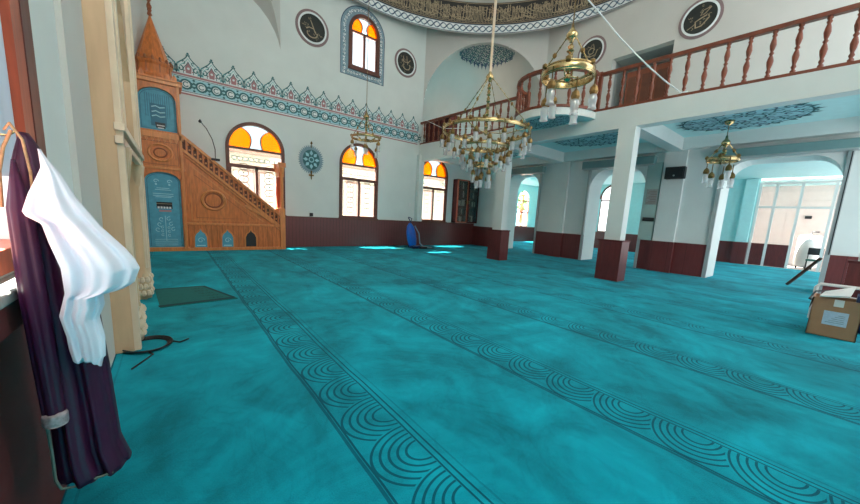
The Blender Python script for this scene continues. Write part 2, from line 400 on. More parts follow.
# gallery slab, edge beam, cross beams
b = MB(); b.box(10.15, 14.0, -2.5, 14.0, 4.62, 4.72, M['ceil']); struct(b.build('ceiling'))
b = MB(); b.prism([(-2.5, 4.22), (14, 4.22), (14, gz(14)-.03), (-2.5, gz(-2.5)-.03)], lambda u, v, w: (9.84+w, u, v), 0, .32, M['wall'])
for y in (8.6, 4.22, -.3): b.box(10.15, 14.0, y-.2, y+.2, 4.22, 4.62, M['wall'])
b.box(13.7, 14.0, -2.5, 14, 4.25, 4.62, M['wall']); b.box(10.15, 14, 13.6, 14, 4.35, 4.62, M['wall'])
struct(b.build('trim_9'))
def bulge(t, R=1.38): return (9.9-R*math.sin(t), 6.45+1.28*math.cos(t))
bo = [bulge(PI*k/14) for k in range(15)]
b = MB(); b.prism(bo+[(9.95, 5.17), (9.95, 7.73)], lambda u, v, w: (u, v, w), 4.60, 4.82, M['aqua'], side=M['wall'])
struct(b.build('trim_10'))
# annex
b = MB()
b.prism(rect(15.0, 23.1, 0, 4.5), lambda u, v, w: (u, 15.8+w, v), 0, .2, M['aqua'], [arch(20.3, 21.7, 1.1, 3.1, 3.8)]); struct(b.build('wall_annex_back'))
b = MB()
b.prism(rect(3.2, 15.9, 0, 4.5), lambda u, v, w: (22.8+w, u, v), 0, .2, M['aqua'], [arch(9.2, 10.9, 1.1, 3.3, 4.2), arch(6.6, 7.6, 1.1, 3.3, 4.2), arch(12.5, 14.0, 1.1, 3.3, 4.2)]); struct(b.build('wall_annex_right'))
b = MB(); b.box(22.74, 22.8, 3.2, 15.8, 0, 1.1, M['wainsY']); b.box(15.0, 22.8, 15.75, 15.8, 0, 1.1, M['wains']); b.box(22.6, 22.8, 3.25, 3.7, 1.1, 4.2, M['aqua'])
b.box(22.55, 22.8, 3.2, 3.75, 0, 1.1, M['wainsY']); struct(b.build('trim_11'))
b = MB(); b.box(15.0, 23, -2.5, 16, 4.25, 4.4, M['ceil']); b.box(23.5, 28, -2.5, 6, 4.25, 4.4, M['ceil']); struct(b.build('ceiling'))  # unseen slot left between the ceilings to light the far room
b = MB(); b.box(26.8, 27, -2.5, 6, 0, 4.3, M['kitchen']); b.box(23.0, 27, 4.2, 4.4, 0, 4.3, M['kitchen']); struct(b.build('wall_kitchen'))
# lattice of the annex windows
b = MB()
for y0, y1 in ((9.2, 10.9), (6.6, 7.6), (12.5, 14.0)):
    for k in (0, .5, 1): b.box(22.84, 22.92, y0+(y1-y0)*k-.04, y0+(y1-y0)*k+.04, 1.1, 3.9, M['frame'])
    for z in (1.14, 3.2): b.box(22.84, 22.92, y0, y1, z-.04, z+.04, M['frame'])
    b.stroke(arch(y0, y1, 3.3, 3.3, 4.2)[2:], .12, mX(22.79), 0, M['frame'])
for x in (20.3, 21.0, 21.7): b.box(x-.04, x+.04, 15.84, 15.92, 1.1, 3.5, M['redframe'])
for z in (1.14, 2.2, 3.05): b.box(20.3, 21.7, 15.84, 15.92, z-.04, z+.04, M['frame'])
struct(b.build('window_5'))

# squinch niche in the far right corner (conch on the diagonal)
CX, CY = 12.0, 12.0; SR = 2.86; SPZ = 6.85; APX = 9.72
ex, ey = Vector((1, -1, 0)).normalized(), Vector((1, 1, 0)).normalized()
def diag(cx, cy, sx, sy, nm):
    exx, eyy = Vector((sx*1.0, -sy*1.0, 0)).normalized(), Vector((sx*1.0, sy*1.0, 0)).normalized()
    c = Vector((cx, cy, 0))
    def mp(u, v, w): p = c+exx*u+eyy*w; return (p.x, p.y, v)
    b = MB()
    top = [(SR*math.cos(PI*k/24), SPZ+(APX-SPZ)*math.sin(PI*k/24)) for k in range(25)]
    b.prism([(SR, 4.9)]+top+[(-SR, 4.9), (-SR-.1, 4.9), (-SR-.1, 10.6), (SR+.1, 10.6), (SR+.1, 4.9)], mp, 0, .06, M['upper'])
    n, k2 = 28, 14; vs = []; fs = []          # drum + conch
    for j in range(k2+2):
        for i in range(n+1):
            a = PI*i/n
            if j == 0: vs.append(mp(SR*math.cos(a), 4.9, .06+2.55*math.sin(a)))
            else:
                e = PI/2*(j-1)/k2
                vs.append(mp(SR*math.cos(e)*math.cos(a), SPZ+(APX-SPZ)*math.sin(e), .06+2.55*math.cos(e)*math.sin(a)))
    for j in range(k2+1):
        for i in range(n): fs.append((j*(n+1)+i, j*(n+1)+i+1, (j+1)*(n+1)+i+1, (j+1)*(n+1)+i))
    b.add(vs, fs, M['upper'], True)
    struct(b.build(nm)); return mp
SQ = diag(12.0, 12.0, 1, 1, 'wall_squinch_right'); diag(1.45, 12.0, -1, 1, 'wall_squinch_left')
# dome: cornice ring wall, drum and shell
DC = (6.74, 6.5); DR = 7.2
b = MB()
b.lathe([(DR+.02, 9.86), (DR+.02, 11.15), (DR-.16, 11.17), (DR-.16, 11.32), (DR+.05, 11.4), (DR+.05, 11.7), (DR+.55, 11.7)], (*DC, 0), M['upper'], 96, cap=False)
b.lathe([(DR+1.5, 13.3), (DR+.05, 13.4)]+[((DR+.05)*math.cos(PI/2*k/10), 13.5+3.6*math.sin(PI/2*k/10)) for k in range(0, 10)]+[(.01, 17.1)], (*DC, 0), M['upper'], 96, cap=False)  # wide eave added out of view to keep sun off the floor
for k in range(16):      # piers between the sixteen drum windows
    a0, a1 = 2*PI*(k+.5)/16-.085, 2*PI*(k+.5)/16+.085
    P_ = [(DC[0]+r_*math.cos(a_), DC[1]+r_*math.sin(a_)) for r_, a_ in ((DR+.05, a0), (DR+.55, a0), (DR+.55, a1), (DR+.05, a1))]
    b.prism(P_, lambda u, v, w: (u, v, w), 11.68, 13.42, M['upper'])
struct(b.build('ceiling_dome'))
b = MB()   # flat soffit from the square walls to the ring
sq_ = [(-.9, -.9), (14.3, -.9), (14.3, 14.2), (-.9, 14.2)]
b.prism(sq_, lambda u, v, w: (u, v, w), 10.55, 10.6, M['upper'], [[(DC[0]+(DR+.02)*math.cos(2*PI*k/96), DC[1]+(DR+.02)*math.sin(2*PI*k/96)) for k in range(96)]])
struct(b.build('ceiling_pendentive'))
# painted bands on the drum
def mD(u, v, w): r = DR-.002-w; a = u/DR; return (DC[0]+r*math.cos(a), DC[1]+r*math.sin(a), v)
U_0, U_1 = math.radians(-45)*DR, math.radians(150)*DR
def strip(b, v0, v1, off, m, n=120):
    pts = [U_0+(U_1-U_0)*k/n for k in range(n+1)]
    vs = [mD(u, v, off) for u in pts for v in (v0, v1)]
    b.add(vs, [(2*i, 2*i+1, 2*i+3, 2*i+2) for i in range(n)], m)
b = MB()
strip(b, 9.88, 10.25, .01, M['white']); strip(b, 9.88, 9.905, .014, M['navy']); strip(b, 10.22, 10.25, .014, M['navy'])
u = U_0
while u < U_1:
    for ph in (0, 1):
        b.stroke([(u+.30*k/8, 10.065+(.11 if ph else -.11)*math.cos(PI*k/8)) for k in range(9)], .05, mD, .016+.002*ph, M['navy'] if ph else M['blueg'])
    b.disc((u+.15, 10.065), .035, mD, .022, M['navy'], 8)
    u += .30
struct(b.build('trim_12'))
b = MB(); strip(b, 10.25, 11.14, .01, M['black']); strip(b, 10.28, 10.30, .016, M['gold']); strip(b, 11.08, 11.11, .016, M['gold'])
u = U_0
while u < U_1:     # layered thuluth-like lettering
    h = rnd.uniform(.5, .68)
    for q in range(rnd.choice((1, 2, 2))):
        x = u+q*.07; b.stroke([(x+.02, 10.36), (x, 10.36+h*.5), (x+rnd.uniform(-.03, .03), 10.36+h)], [.022, .03, .04], mD, .018, M['gold'])
    if rnd.random() < .7:
        c = (u+.13, 10.47+rnd.uniform(0, .1)); b.stroke(arc(c, rnd.uniform(.09, .15), 150, 380, 10, .09), .032, mD, .02, M['gold'])
    if rnd.random() < .6:
        y0 = 10.4+rnd.uniform(0, .45); b.stroke([(u-.1, y0), (u+.05, y0+.04), (u+.25, y0+rnd.uniform(.08, .3))], [.012, .035, .015], mD, .022, M['gold'])
    if rnd.random() < .7: b.disc((u+rnd.uniform(0, .2), 10.4+rnd.uniform(0, .6)), .02, mD, .022, M['gold'], 6)
    if rnd.random() < .4: b.stroke(spiral((u+.1, 10.8), .09, rnd.uniform(0, 6), .9, 8), .02, mD, .02, M['gold'])
    b.stroke(arc((u+.05, 10.75+rnd.uniform(-.1, .15)), rnd.uniform(.07, .13), rnd.uniform(0, 90), rnd.uniform(200, 330), 9, .07), .02, mD, .021, M['gold'])
    b.stroke([(u, 10.33), (u+.07, 10.36), (u+.14, 10.33)], .018, mD, .021, M['gold'])
    u += .13
struct(b.build('trim_13'))

# ------------------------------------------------------------------ painted frieze on the back wall
mb_ = mY(13.998)
b = MB(); F0 = 4.98; x = -.5
b.poly(rect(-.85, 9.72, F0, F0+.60), mb_, .004, M['white'])
for z0, z1, m_ in ((F0, F0+.05, 'pink'), (F0+.09, F0+.11, 'teal'), (F0+.52, F0+.54, 'teal'), (F0+.56, F0+.62, 'pink')): b.poly(rect(-.85, 9.72, z0, z1), mb_, .007, M[m_])
b.poly(rect(-.85, 9.72, F0+.12, F0+.51), mb_, .007, M['bluelt'])
x = -.85
while x < 9.6:
    c = (x+.2, F0+.315)
    b.disc(c, .16, mb_, .010, M['teal'], 14); b.disc(c, .11, mb_, .012, M['white'], 14); b.stroke(arc(c, .07, 40, 330, 10), .028, mb_, .014, M['teal'])
    for s_ in (1, -1):
        b.stroke(arc((x+.41, F0+.315+s_*.16), .12, 200 if s_ > 0 else 20, 340 if s_ > 0 else 160, 8), .035, mb_, .011, M['teal'])
        b.stroke([(x+.34, F0+.315), (x+.41, F0+.315+s_*.09), (x+.48, F0+.315)], .04, mb_, .012, M['teal']); b.disc((x+.41, F0+.315+s_*.16), .035, mb_, .013, M['teal'], 8)
    x += .41
PT = .625; x = 1.29-PT*4.5+PT
def ogee(c, w, z0, h):
    R_ = [(w*.5, 0), (w*.5, h*.30), (w*.44, h*.42), (w*.34, h*.50), (w*.24, h*.58), (w*.13, h*.68), (w*.04, h*.80), (0, h*.86)]
    return [(c+a, z0+q) for a, q in R_]+[(c-a, z0+q) for a, q in reversed(R_[:-1])]
while x < 9.6:
    c = x+PT/2
    if c-PT/2 > -.9 and c+PT/2 < 9.9:
        o_ = ogee(c, PT, F0+.62, .68)
        b.poly(o_, mb_, .004, M['white']); b.stroke(o_, .032, mb_, .010, M['teal'], closed=False)
        b.stroke(ogee(c, PT*.78, F0+.62, .56), .016, mb_, .010, M['teallt'])
        b.disc((c, F0+.62+.62), .035, mb_, .011, M['teal'], 8); b.disc((c-.035, F0+1.19), .024, mb_, .011, M['teal'], 6); b.disc((c+.035, F0+1.19), .024, mb_, .011, M['teal'], 6)
        b.poly([(c-.07, F0+.66), (c+.07, F0+.66), (c+.085, F0+.82), (c, F0+1.0), (c-.085, F0+.82)], mb_, .008, M['pink'])
        b.disc((c, F0+.80), .038, mb_, .012, M['white'], 8)
        b.stroke(ogee(c, .26, F0+.64, .42), .018, mb_, .012, M['teal'])
        for s_ in (1, -1):
            b.stroke(spiral((c+s_*.20, F0+.77), .085, PI/2, s_*.9, 12), .032, mb_, .012, M['teal']); b.stroke(spiral((c+s_*.25, F0+.90), .05, -PI/2, s_*.9, 8), .022, mb_, .012, M['tealmid']); b.stroke([(c+s_*.30, F0+.64), (c+s_*.27, F0+.74), (c+s_*.29, F0+.86)], .02, mb_, .012, M['teal'])
            b.stroke(spiral((c+s_*.13, F0+.97), .06, -PI/2, -s_*.8, 10), .022, mb_, .012, M['teal'])
            b.disc((c+s_*.26, F0+.68), .03, mb_, .012, M['tealmid'], 8); b.disc((c+s_*.11, F0+.72), .022, mb_, .013, M['pink'], 6)
    x += PT
struct(b.build('trim_14'))

# ------------------------------------------------------------------ windows in the back wall
def window(n, a, c, z0, sp, tp, border=False, upper=False):
    y = 14.03; t = .085 if not upper else .1
    fr = MB(); mp = lambda u, v, w: (u, y+w, v)
    oo = arch(a-.03, c+.03, z0-.03, sp, tp+.03, 28); ii = arch(a+t, c-t, z0+t, sp, tp-t, 28)
    fr.prism(oo, mp, -.07, .08, M['frame'], [ii])
    mid = (a+c)/2; r = (c-a)/2-t; h = tp-t-sp
    fr.box(a+t-.01, c-t+.01, y-.03, y+.05, sp-.05, sp+.03, M['frame'])
    tz = sp-.62 if not upper else sp-.02
    if not upper: fr.box(a+t-.01, c-t+.01, y-.03, y+.05, tz-.07, tz+.05, M['frame'])
    fr.box(mid-.045, mid+.045, y-.03, y+.05, z0+t-.01, tz, M['frame'])
    fr.box(a+t-.01, a+t+.05, y-.02, y+.04, z0+t, tz, M['frame']); fr.box(c-t-.05, c-t+.01, y-.02, y+.04, z0+t, tz, M['frame'])
    fr.box(a-.05, c+.05, 13.9, 14.0, z0-.09, z0+.0, M['frame'])
    k = 11
    def quad(s_):
        P0 = (mid+s_*r*math.cos(math.radians(58)), sp+h*math.sin(math.radians(58))); P1 = (mid+s_*r*.02, sp+h*.62); P2 = (mid+s_*r*.26, sp+.03)
        return [((1-q)**2*P0[0]+2*q*(1-q)*P1[0]+q*q*P2[0], (1-q)**2*P0[1]+2*q*(1-q)*P1[1]+q*q*P2[1]) for q in [j/k for j in range(k+1)]]
    for s_ in (1, -1):
        qd = quad(s_); vs = []
        L_ = [(p[0]-.018, p[1]) for p in qd]; Rr = [(p[0]+.018, p[1]) for p in qd]
        fr.prism(L_+Rr[::-1], mp, -.02, .04, M['frame'])
    f = struct(fr.build('window_%d' % n))
    for s_ in (1, -1):
        qd = quad(s_); edge = [(mid+s_*r*math.cos(math.radians(q)), sp+h*math.sin(math.radians(q))) for q in range(0, 59, 6)]
        g = MB(); g.prism([(mid+s_*r, sp+.03)]+edge[1:]+qd, mp, .0, .008, M['amber']); g.build('amber_pane', f)
    g = MB(); top = [(mid+r*math.cos(math.radians(q)), sp+h*math.sin(math.radians(q))) for q in range(60, 121, 6)]
    g.prism(quad(1)[::-1]+top+quad(-1), mp, .0, .008, M['palepane']); g.build('pale_pane', f)
    if not upper:
        g = MB(); g.poly(rect(a+t, c-t, tz+.05, sp-.05), mY(y), 0, M['gauze'])
        for q in range(9): # printed lattice ribbon on the fixed light
            xx = a+t+.15+q*(c-a-2*t-.3)/8; g.stroke(arc((xx, tz+.26), .09, 0, 360, 10, .07), .022, mY(y-.002), 0, M['teallt'])
            g.stroke([(xx-.1, tz+.16), (xx+.1, tz+.18)], .01, mY(y-.002), 0, M['facadewin'])
        g.build('fixed_pane', f)
    for x0, x1 in ((a+t+.05, mid-.045), (mid+.045, c-t-.05)):
        g = MB(); g.poly(rect(x0, x1, z0+t, tz-.06), mY(y), 0, M['gauze'] if not upper else M['highpane'])
        if not upper:
            cx_ = (x0+x1)/2
            for q in range(7):
                zz = z0+.35+q*.22; g.stroke(arc((cx_, zz), .17, 0, 360, 12, .12), .025, mY(y-.002), 0, M['facadewin']); g.disc((cx_, zz), .03, mY(y-.002), 0, M['teallt'], 6)
            g.stroke([(x0+.05, z0+.15), (x0+.05, tz-.15), (x1-.05, tz-.15), (x1-.05, z0+.15)], .022, mY(y-.002), 0, M['facadewin'])
        g.build('casement_pane', f)
    return f
for i, q in enumerate(WIN): window(i+1, *q)
window(4, *UPW, upper=True)
# painted border of the upper window
b = MB(); o_ = arch(5.72, 7.72, 7.16, 8.95, 9.92, 30); i_ = arch(6.07, 7.49, 7.46, 8.92, 9.65, 30)
b.prism(o_, mb_, .004, .008, M['blueg'], [i_]); b.stroke(o_, .035, mb_, .012, M['navy'], closed=True); b.stroke(i_, .035, mb_, .012, M['navy'], closed=True)
pth = [(5.88, z/100) for z in range(725, 896, 14)]+[(6.72+.84*math.cos(math.radians(180-q)), 8.93+.85*math.sin(math.radians(180-q))) for q in range(8, 176, 9)]+[(7.57, z/100) for z in range(890, 720, -14)]+[(7.45-q*.14, 7.30) for q in range(11)]
for i, p in enumerate(pth):
    b.disc(p, .062, mb_, .012, M['white'], 10); b.stroke(spiral(p, .055, i*1.3, .8, 8), .02, mb_, .015, M['navy'])
    b.disc((p[0]+.05*math.cos(i*2.1), p[1]+.05*math.sin(i*2.1)), .02, mb_, .016, M['teal'], 6)
struct(b.build('trim_15'))

# ------------------------------------------------------------------ calligraphy roundels
def roundel(c2, mp, loc, r, label, seed):
    t = thing('calligraphy_roundel', label, 'wall roundel', loc, 'calligraphy roundels below the dome')
    q = MB()
    ring = lambda a: [(c2[0]+a*math.cos(2*PI*k/40), c2[1]+a*math.sin(2*PI*k/40)) for k in range(40)]
    q.prism(ring(r), mp, 0, .025, M['mauve'], [ring(r*.86)]); q.build('outer_rim', t)
    q = MB(); q.prism(ring(r*.86), mp, 0, .04, M['white'], [ring(r*.76)]); q.build('white_ring', t)
    q = MB(); q.prism(ring(r*.76), mp, 0, .02, M['blacklet']); q.build('black_disc', t)
    q = MB(); rr = random.Random(seed)
    P = lambda pts: [(c2[0]+a*r, c2[1]+z*r) for a, z in pts]
    v = seed % 4
    if v == 0:   # tall diagonal, bowl and flourish
        q.stroke(P([(-.12, .42), (0, .15), (.14, -.16), (.22, -.28)]), [.05*r, .07*r, .07*r, .04*r], mp, .023, M['gold'])
        q.stroke(P(arc((-.02, -.30), .3, 160, 380, 14, .22)), .07*r, mp, .025, M['gold'])
        q.stroke(P([(-.38, -.12), (-.2, .0), (.05, -.02), (.2, -.2)]), .06*r, mp, .027, M['gold'])
    elif v == 1:
        q.stroke(P([(.45, .42), (.12, .36), (0, .12), (.22, .18), (.45, .42)]), .05*r, mp, .023, M['gold'])
        q.stroke(P([(.36, .05), (.42, -.08), (.1, -.42), (-.16, -.44), (-.2, -.12), (.04, -.02), (.3, .06)]), .07*r, mp, .025, M['gold'])
        q.stroke(P([(-.55, -.42), (-.3, -.3), (-.18, -.2)]), .04*r, mp, .025, M['gold'])
    elif v == 2:
        q.stroke(P([(.4, .3), (.2, .1), (-.1, .05), (-.35, .2)]), .06*r, mp, .023, M['gold'])
        q.stroke(P(arc((.05, -.2), .32, 170, 400, 14, .25)), .07*r, mp, .025, M['gold'])
        q.stroke(P([(-.25, .45), (-.22, .1), (-.18, -.2)]), .05*r, mp, .027, M['gold'])
        q.stroke(P([(.05, .5), (.1, .2), (.15, -.1)]), .05*r, mp, .027, M['gold'])
    else:
        q.stroke(P([(-.4, -.1), (-.1, -.3), (.3, -.25), (.42, .05)]), .07*r, mp, .023, M['gold'])
        q.stroke(P(arc((0, .05), .22, 0, 320, 12, .18)), .06*r, mp, .025, M['gold'])
        q.stroke(P([(.1, .48), (.18, .2), (.12, -.1)]), .05*r, mp, .027, M['gold'])
        q.stroke(P([(-.3, .42), (-.1, .3), (.0, .4)]), .04*r, mp, .027, M['gold'])
    for k in range(16):
        a = rr.uniform(0, 2*PI); d = rr.uniform(.2, .62); p = (c2[0]+r*d*math.cos(a), c2[1]+r*d*math.sin(a))
        q.stroke(spiral(p, r*.07, a, .8, 6), .02*r, mp, .022, M['gold'])
    q.build('lettering', t)
    return t
roundel((4.60, 8.38), mb_, (4.60, 14, 8.38), .63, 'black calligraphy roundel on the back wall, left of the small upper window', 0)
roundel((8.86, 8.45), mb_, (8.86, 14, 8.45), .60, 'black calligraphy roundel on the back wall, right of the small upper window', 2)
roundel((0, 8.60), mXm(13.998, 7.85), (14, 7.85, 8.6), .60, 'black calligraphy roundel just left of the gallery doorway', 3)
roundel((0, 8.45), mXm(13.998, 4.20), (14, 4.20, 8.45), .60, 'black calligraphy roundel right of the gallery doorway, above the railing', 1)

# ornament in the squinch conch
b = MB()
def mC(u, v, w):     # u: angle around, v: 0 apex .. down
    e = PI/2-v; a = PI/2+u
    R_ = SR-.02; p = SQ(R_*math.cos(e)*math.cos(a), SPZ+(APX-SPZ-.02)*math.sin(e), .04+2.5*math.cos(e)*math.sin(a)); return p
n = 17
vs = []
# ornament hugging the crown of the arch: mapped as (x, depth-down) fan
def mF(u, v, w):
    # u in [-1,1] across, v in [0,1] from the front lip inwards/down
    a = PI/2-u*.48-.02; lip = Vector(SQ(SR*math.cos(a)*.97, SPZ+(APX-SPZ)*.97*math.sin(a), .08))
    e = 1-v*.42; a2 = PI/2-u*.48-.02
    x_ = SR*math.cos(a2)*.97*(1-.45*v); th = v*.85
    zz = SPZ+(APX-SPZ)*.97*math.sin(a2)*math.cos(th); dd = .08+2.45*math.sin(th)*math.sin(a2)
    return SQ(SR*math.cos(a2)*.97*(1-.1*v), zz, dd)
G = 26
for i in range(G):
    for j in range(6):
        u0 = -1+2*(i+.5)/G; v0 = (j+.3)/9*(1-.6*abs(u0)**2)
        if v0 > .8: continue
        b.stroke(spiral((u0, v0), .055, i*1.7+j, .9, 8), .03, mF, 0, M['teal' if (i+j) % 3 else 'navy'])
for i in range(G//2):
    u0 = -1+2*(i+.5)/(G/2); e_ = .68*(1-.6*u0*u0)
    b.poly([(u0-.05, e_-.1), (u0+.05, e_-.1), (u0, e_+.05)], mF, 0, M['navy'])
struct(b.build('trim_16'))

# ------------------------------------------------------------------ ceiling ornaments
def ceil_orn(cx, cy, z, rx, ry, nm):
    q = MB(); mp = lambda u, v, w: (cx+u*rx, cy+v*ry, z-.004-w)
    q.disc((0, 0), 1, mp, 0, M['bluelt'], 40)
    for ring_, nn, sz in ((.9, 22, .13), (.68, 18, .13), (.46, 12, .12), (.24, 7, .11)):
        for k in range(nn):
            a = 2*PI*k/nn+ring_; c = (ring_*math.cos(a), ring_*math.sin(a))
            q.stroke(spiral(c, sz, a, .9*(1 if k % 2 else -1), 10), .036, mp, .004, M['navy' if k % 3 == 0 else 'teal'])
    for k in range(22):
        a = 2*PI*(k+.5)/22; q.poly([(math.cos(a-.07)*.98, math.sin(a-.07)*.98), (math.cos(a+.07)*.98, math.sin(a+.07)*.98), (math.cos(a)*1.12, math.sin(a)*1.12)], mp, .004, M['teal'])
    q.stroke([(.97*math.cos(2*PI*k/40), .97*math.sin(2*PI*k/40)) for k in range(40)], .03, mp, .004, M['teal'], closed=True)
    q.stroke([(.35*math.cos(2*PI*k/30), .35*math.sin(2*PI*k/30)) for k in range(30)], .03, mp, .005, M['teal'], closed=True)
    struct(q.build(nm))
ceil_orn(12.3, 2.35, 4.62, 1.05, 1.35, 'trim_17'); ceil_orn(12.05, 6.4, 4.62, 1.1, 1.25, 'trim_18'); ceil_orn(12.05, 10.9, 4.62, 1.1, 1.25, 'trim_19')
ceil_orn(9.25, 6.45, 4.60, .5, .85, 'trim_20')

# ------------------------------------------------------------------ shutter boxes and door frames of the arcade
for i, (u0, u1, sp, tp) in enumerate(AR):
    q = MB(); q.box(13.72, 13.997, u0-.25, u1+.3, 3.86 if i < 2 else 3.84, 4.14 if i < 2 else 4.10, M['aludk'])
    q.box(13.70, 13.997, u0-.25, u1+.3, 3.82, 3.86, M['alu']); 
    tag(q.build('shutter_box', bevel=.01), ['grey green shutter box over the farthest arch', 'grey green shutter box over the middle arch behind the front column', 'grey green shutter box over the wide arch at right'][i], 'shutter box')
    q = MB()
    for u in (u0-.10, u1+.0): q.box(13.93, 14.0, u, u+.10, 0, 3.82, M['alu'])
    struct(q.build('trim_%d' % (21+i)))

# ------------------------------------------------------------------ columns
def column(y, label):
    t = thing('square_column', label, 'column', (10.0, y, 0), 'square columns under the gallery edge')
    q = MB(); q.box(9.84, 10.16, y-.22, y+.22, 1.14, 4.22, M['wall']); q.build('shaft', t)
    q = MB(); q.box(9.76, 10.24, y-.32, y+.32, 0, 1.12, M['pedestal']); q.box(9.74, 10.26, y-.34, y+.34, 1.12, 1.16, M['darkred']); q.build('wooden_casing', t)
column(8.56, 'white square column with red-brown wood casing, the farther one beside the bookcase')
column(4.24, 'white square column with red-brown wood casing, the nearer one in front of the middle arch')
column(-.35, 'white square column with wood casing just outside the right edge of view')

# ------------------------------------------------------------------ gallery railing
rl = thing('gallery_railing', 'long red-brown turned wood railing along the gallery edge, with a rounded bay', 'railing', (9.9, 6.45, 4.95))
path = [(9.9, 13.98), (9.9, 7.66)]+[bulge(PI*k/14) for k in range(15)]+[(9.9, 5.24), (9.9, -2.4)]
path = [(9.9, 13.98), (9.9, 7.80)]+[bulge(PI*k/14, 1.34) for k in range(0, 15)]+[(9.9, -2.4)]
for nm, z, hw, hh in (('top_rail', .98, .06, .045), ('bottom_rail', .0, .055, .035)):
    q = MB(); vs = []; n = len(path)
    for i, p in enumerate(path):
        a = Vector(path[max(i-1, 0)]); c = Vector(path[min(i+1, n-1)]); d = (c-a).normalized(); nn = Vector((-d.y, d.x))
        for s1, s2 in ((-1, -1), (1, -1), (1, 1), (-1, 1)): vs.append((p[0]+nn.x*hw*s1, p[1]+nn.y*hw*s1, gz(p[1])+z+hh*s2))
    fs = [(i*4+k, i*4+(k+1) % 4, (i+1)*4+(k+1) % 4, (i+1)*4+k) for i in range(n-1) for k in range(4)]+[(0, 1, 2, 3)]
    q.add(vs, fs, M['rail']); q.build(nm, rl, bevel=.01)
bal = None
prof = [(.035, 0), (.035, .07), (.018, .09), (.034, .13), (.02, .17), (.036, .24), (.044, .31), (.03, .38), (.018, .41), (.034, .44), (.018, .47), (.03, .51), (.042, .58), (.034, .65), (.02, .71), (.034, .74), (.02, .77), (.034, .79), (.034, .84)]
spots = [(9.9, 13.7-k*.37) for k in range(17)]+[bulge(PI*(k+.5)/10, 1.34) for k in range(10)]+[(9.9, 4.90-k*.365) for k in range(20)]
for p in spots:
    if bal is None:
        q = MB(); q.lathe([(r*1.28, z*1.14) for r, z in prof], (p[0], p[1], gz(p[1])), M['rail'], 10); bal = q.build('baluster', rl); b0 = p
    else:
        o = bal.copy(); COL.objects.link(o); o.parent = rl; o.location = (p[0]-b0[0], p[1]-b0[1], gz(p[1])-gz(b0[1]))
for y in (7.66, 5.17):
    q = MB(); q.box(9.85, 9.95, y-.05, y+.05, gz(y)-.02, gz(y)+1.06, M['rail']); q.build('newel_post', rl, bevel=.008)
# wooden cabinet at far end of gallery + door leaf
t = thing('wooden_closet', 'dark red-brown wooden closet behind the far end of the gallery railing', 'closet', (11.0, 13.6, 4.9))
q = MB(); q.box(10.15, 10.6, 12.1, 13.95, 4.88, 6.15, M['pedestal']); q.build('body', t)
for k in range(3):
    q = MB(); q.box(10.12, 10.148, 12.14+k*.6, 12.7+k*.6, 4.95, 6.1, M['darkred']); q.build('door', t)
t = thing('gallery_door', 'brown wooden double door standing low in the gallery doorway', 'door', (14.36, 5.7, 4.9))
q = MB(); q.box(14.34, 14.40, 4.88, 6.45, 4.9, 7.5, M['door']); q.build('leaf', t)
for k in range(3):
    q = MB(); q.box(14.31, 14.34, 4.95+k*.5, 5.37+k*.5, 5.1, 7.3, M['wooddeep']); q.build('panel', t)

# ------------------------------------------------------------------ mihrab
t = thing('marble_mihrab', 'tall carved beige marble prayer niche on the left wall behind the robes', 'prayer niche', (WL, 5.85, 0))
q = MB(); x1 = -.37
q.prism([(4.40, 0), (4.95, 0), (4.95, 3.2), (5.4, 3.9), (5.85, 4.15), (6.3, 3.9), (6.75, 3.2), (6.75, 0), (7.3, 0), (7.3, 7.2), (5.85, 8.2), (4.40, 7.2)], lambda u, v, w: (WL+w, u, v), 0, x1-WL, M['marbledk']); q.build('surround', t, bevel=.01)
q = MB(); pr_ = [(.87, 0.02), (.87, 3.1), (.62, 3.6), (.27, 3.9), (.01, 4.05)]
q.add([(WL-.0-.33*r_*math.sin(PI*k/16), 5.85+r_*math.cos(PI*k/16), z_) for r_, z_ in pr_ for k in range(17)], [(i*17+k, i*17+k+1, (i+1)*17+k+1, (i+1)*17+k) for i in range(4) for k in range(16)], M['marble'], True); q.build('niche', t)
q = MB()
for y0, y1, z0, z1, e in ((4.42, 4.50, 0, 7.0, .05), (4.62, 4.68, .5, 7.0, .035), (4.86, 4.94, 2.3, 6.6, .045), (6.76, 6.84, .5, 6.6, .045), (7.02, 7.08, .5, 7.0, .035), (7.2, 7.28, 0, 7.0, .05)):
    q.box(x1-.01, x1+e, y0, y1, z0, z1, M['marblelt'])
for y_ in (4.53, 4.57, 4.80, 6.88, 6.93, 6.98, 7.12, 7.16): q.box(x1-.01, x1+.02, y_, y_+.018, .4, 2.0, M['marble'])
for z, e in ((2.18, .07), (2.06, .05), (6.6, .06), (6.9, .08)): q.box(x1-.01, x1+e, 4.38, 7.32, z, z+.07, M['marblelt'])
q.build('moulding', t, bevel=.006)
q = MB()   # octagonal inlay outline + carved rosettes
oc = [(4.70, 3.15), (4.78, 2.95), (4.83, 2.95), (4.86, 3.15), (4.86, 3.75), (4.82, 3.95), (4.77, 3.95), (4.70, 3.75)]
q.stroke(oc, .02, lambda u, v, w: (x1+.012, u, v), 0, M['wooddk'], closed=True)
q.build('octagonal_inlay', t)
for yy in (4.76, 6.95):
    q = MB(); q.torus((x1+.01, yy, 1.82), .06, .012, M['marbledk'], 'x', 20, 6)
    for k in range(5): q.stroke(spiral((yy, 2.0-k*.09), .07, k*1.1, 1, 10), .02, lambda u, v, w: (x1+.012, u, v), 0, M['marbledk'])
    q.build('rosette', t)
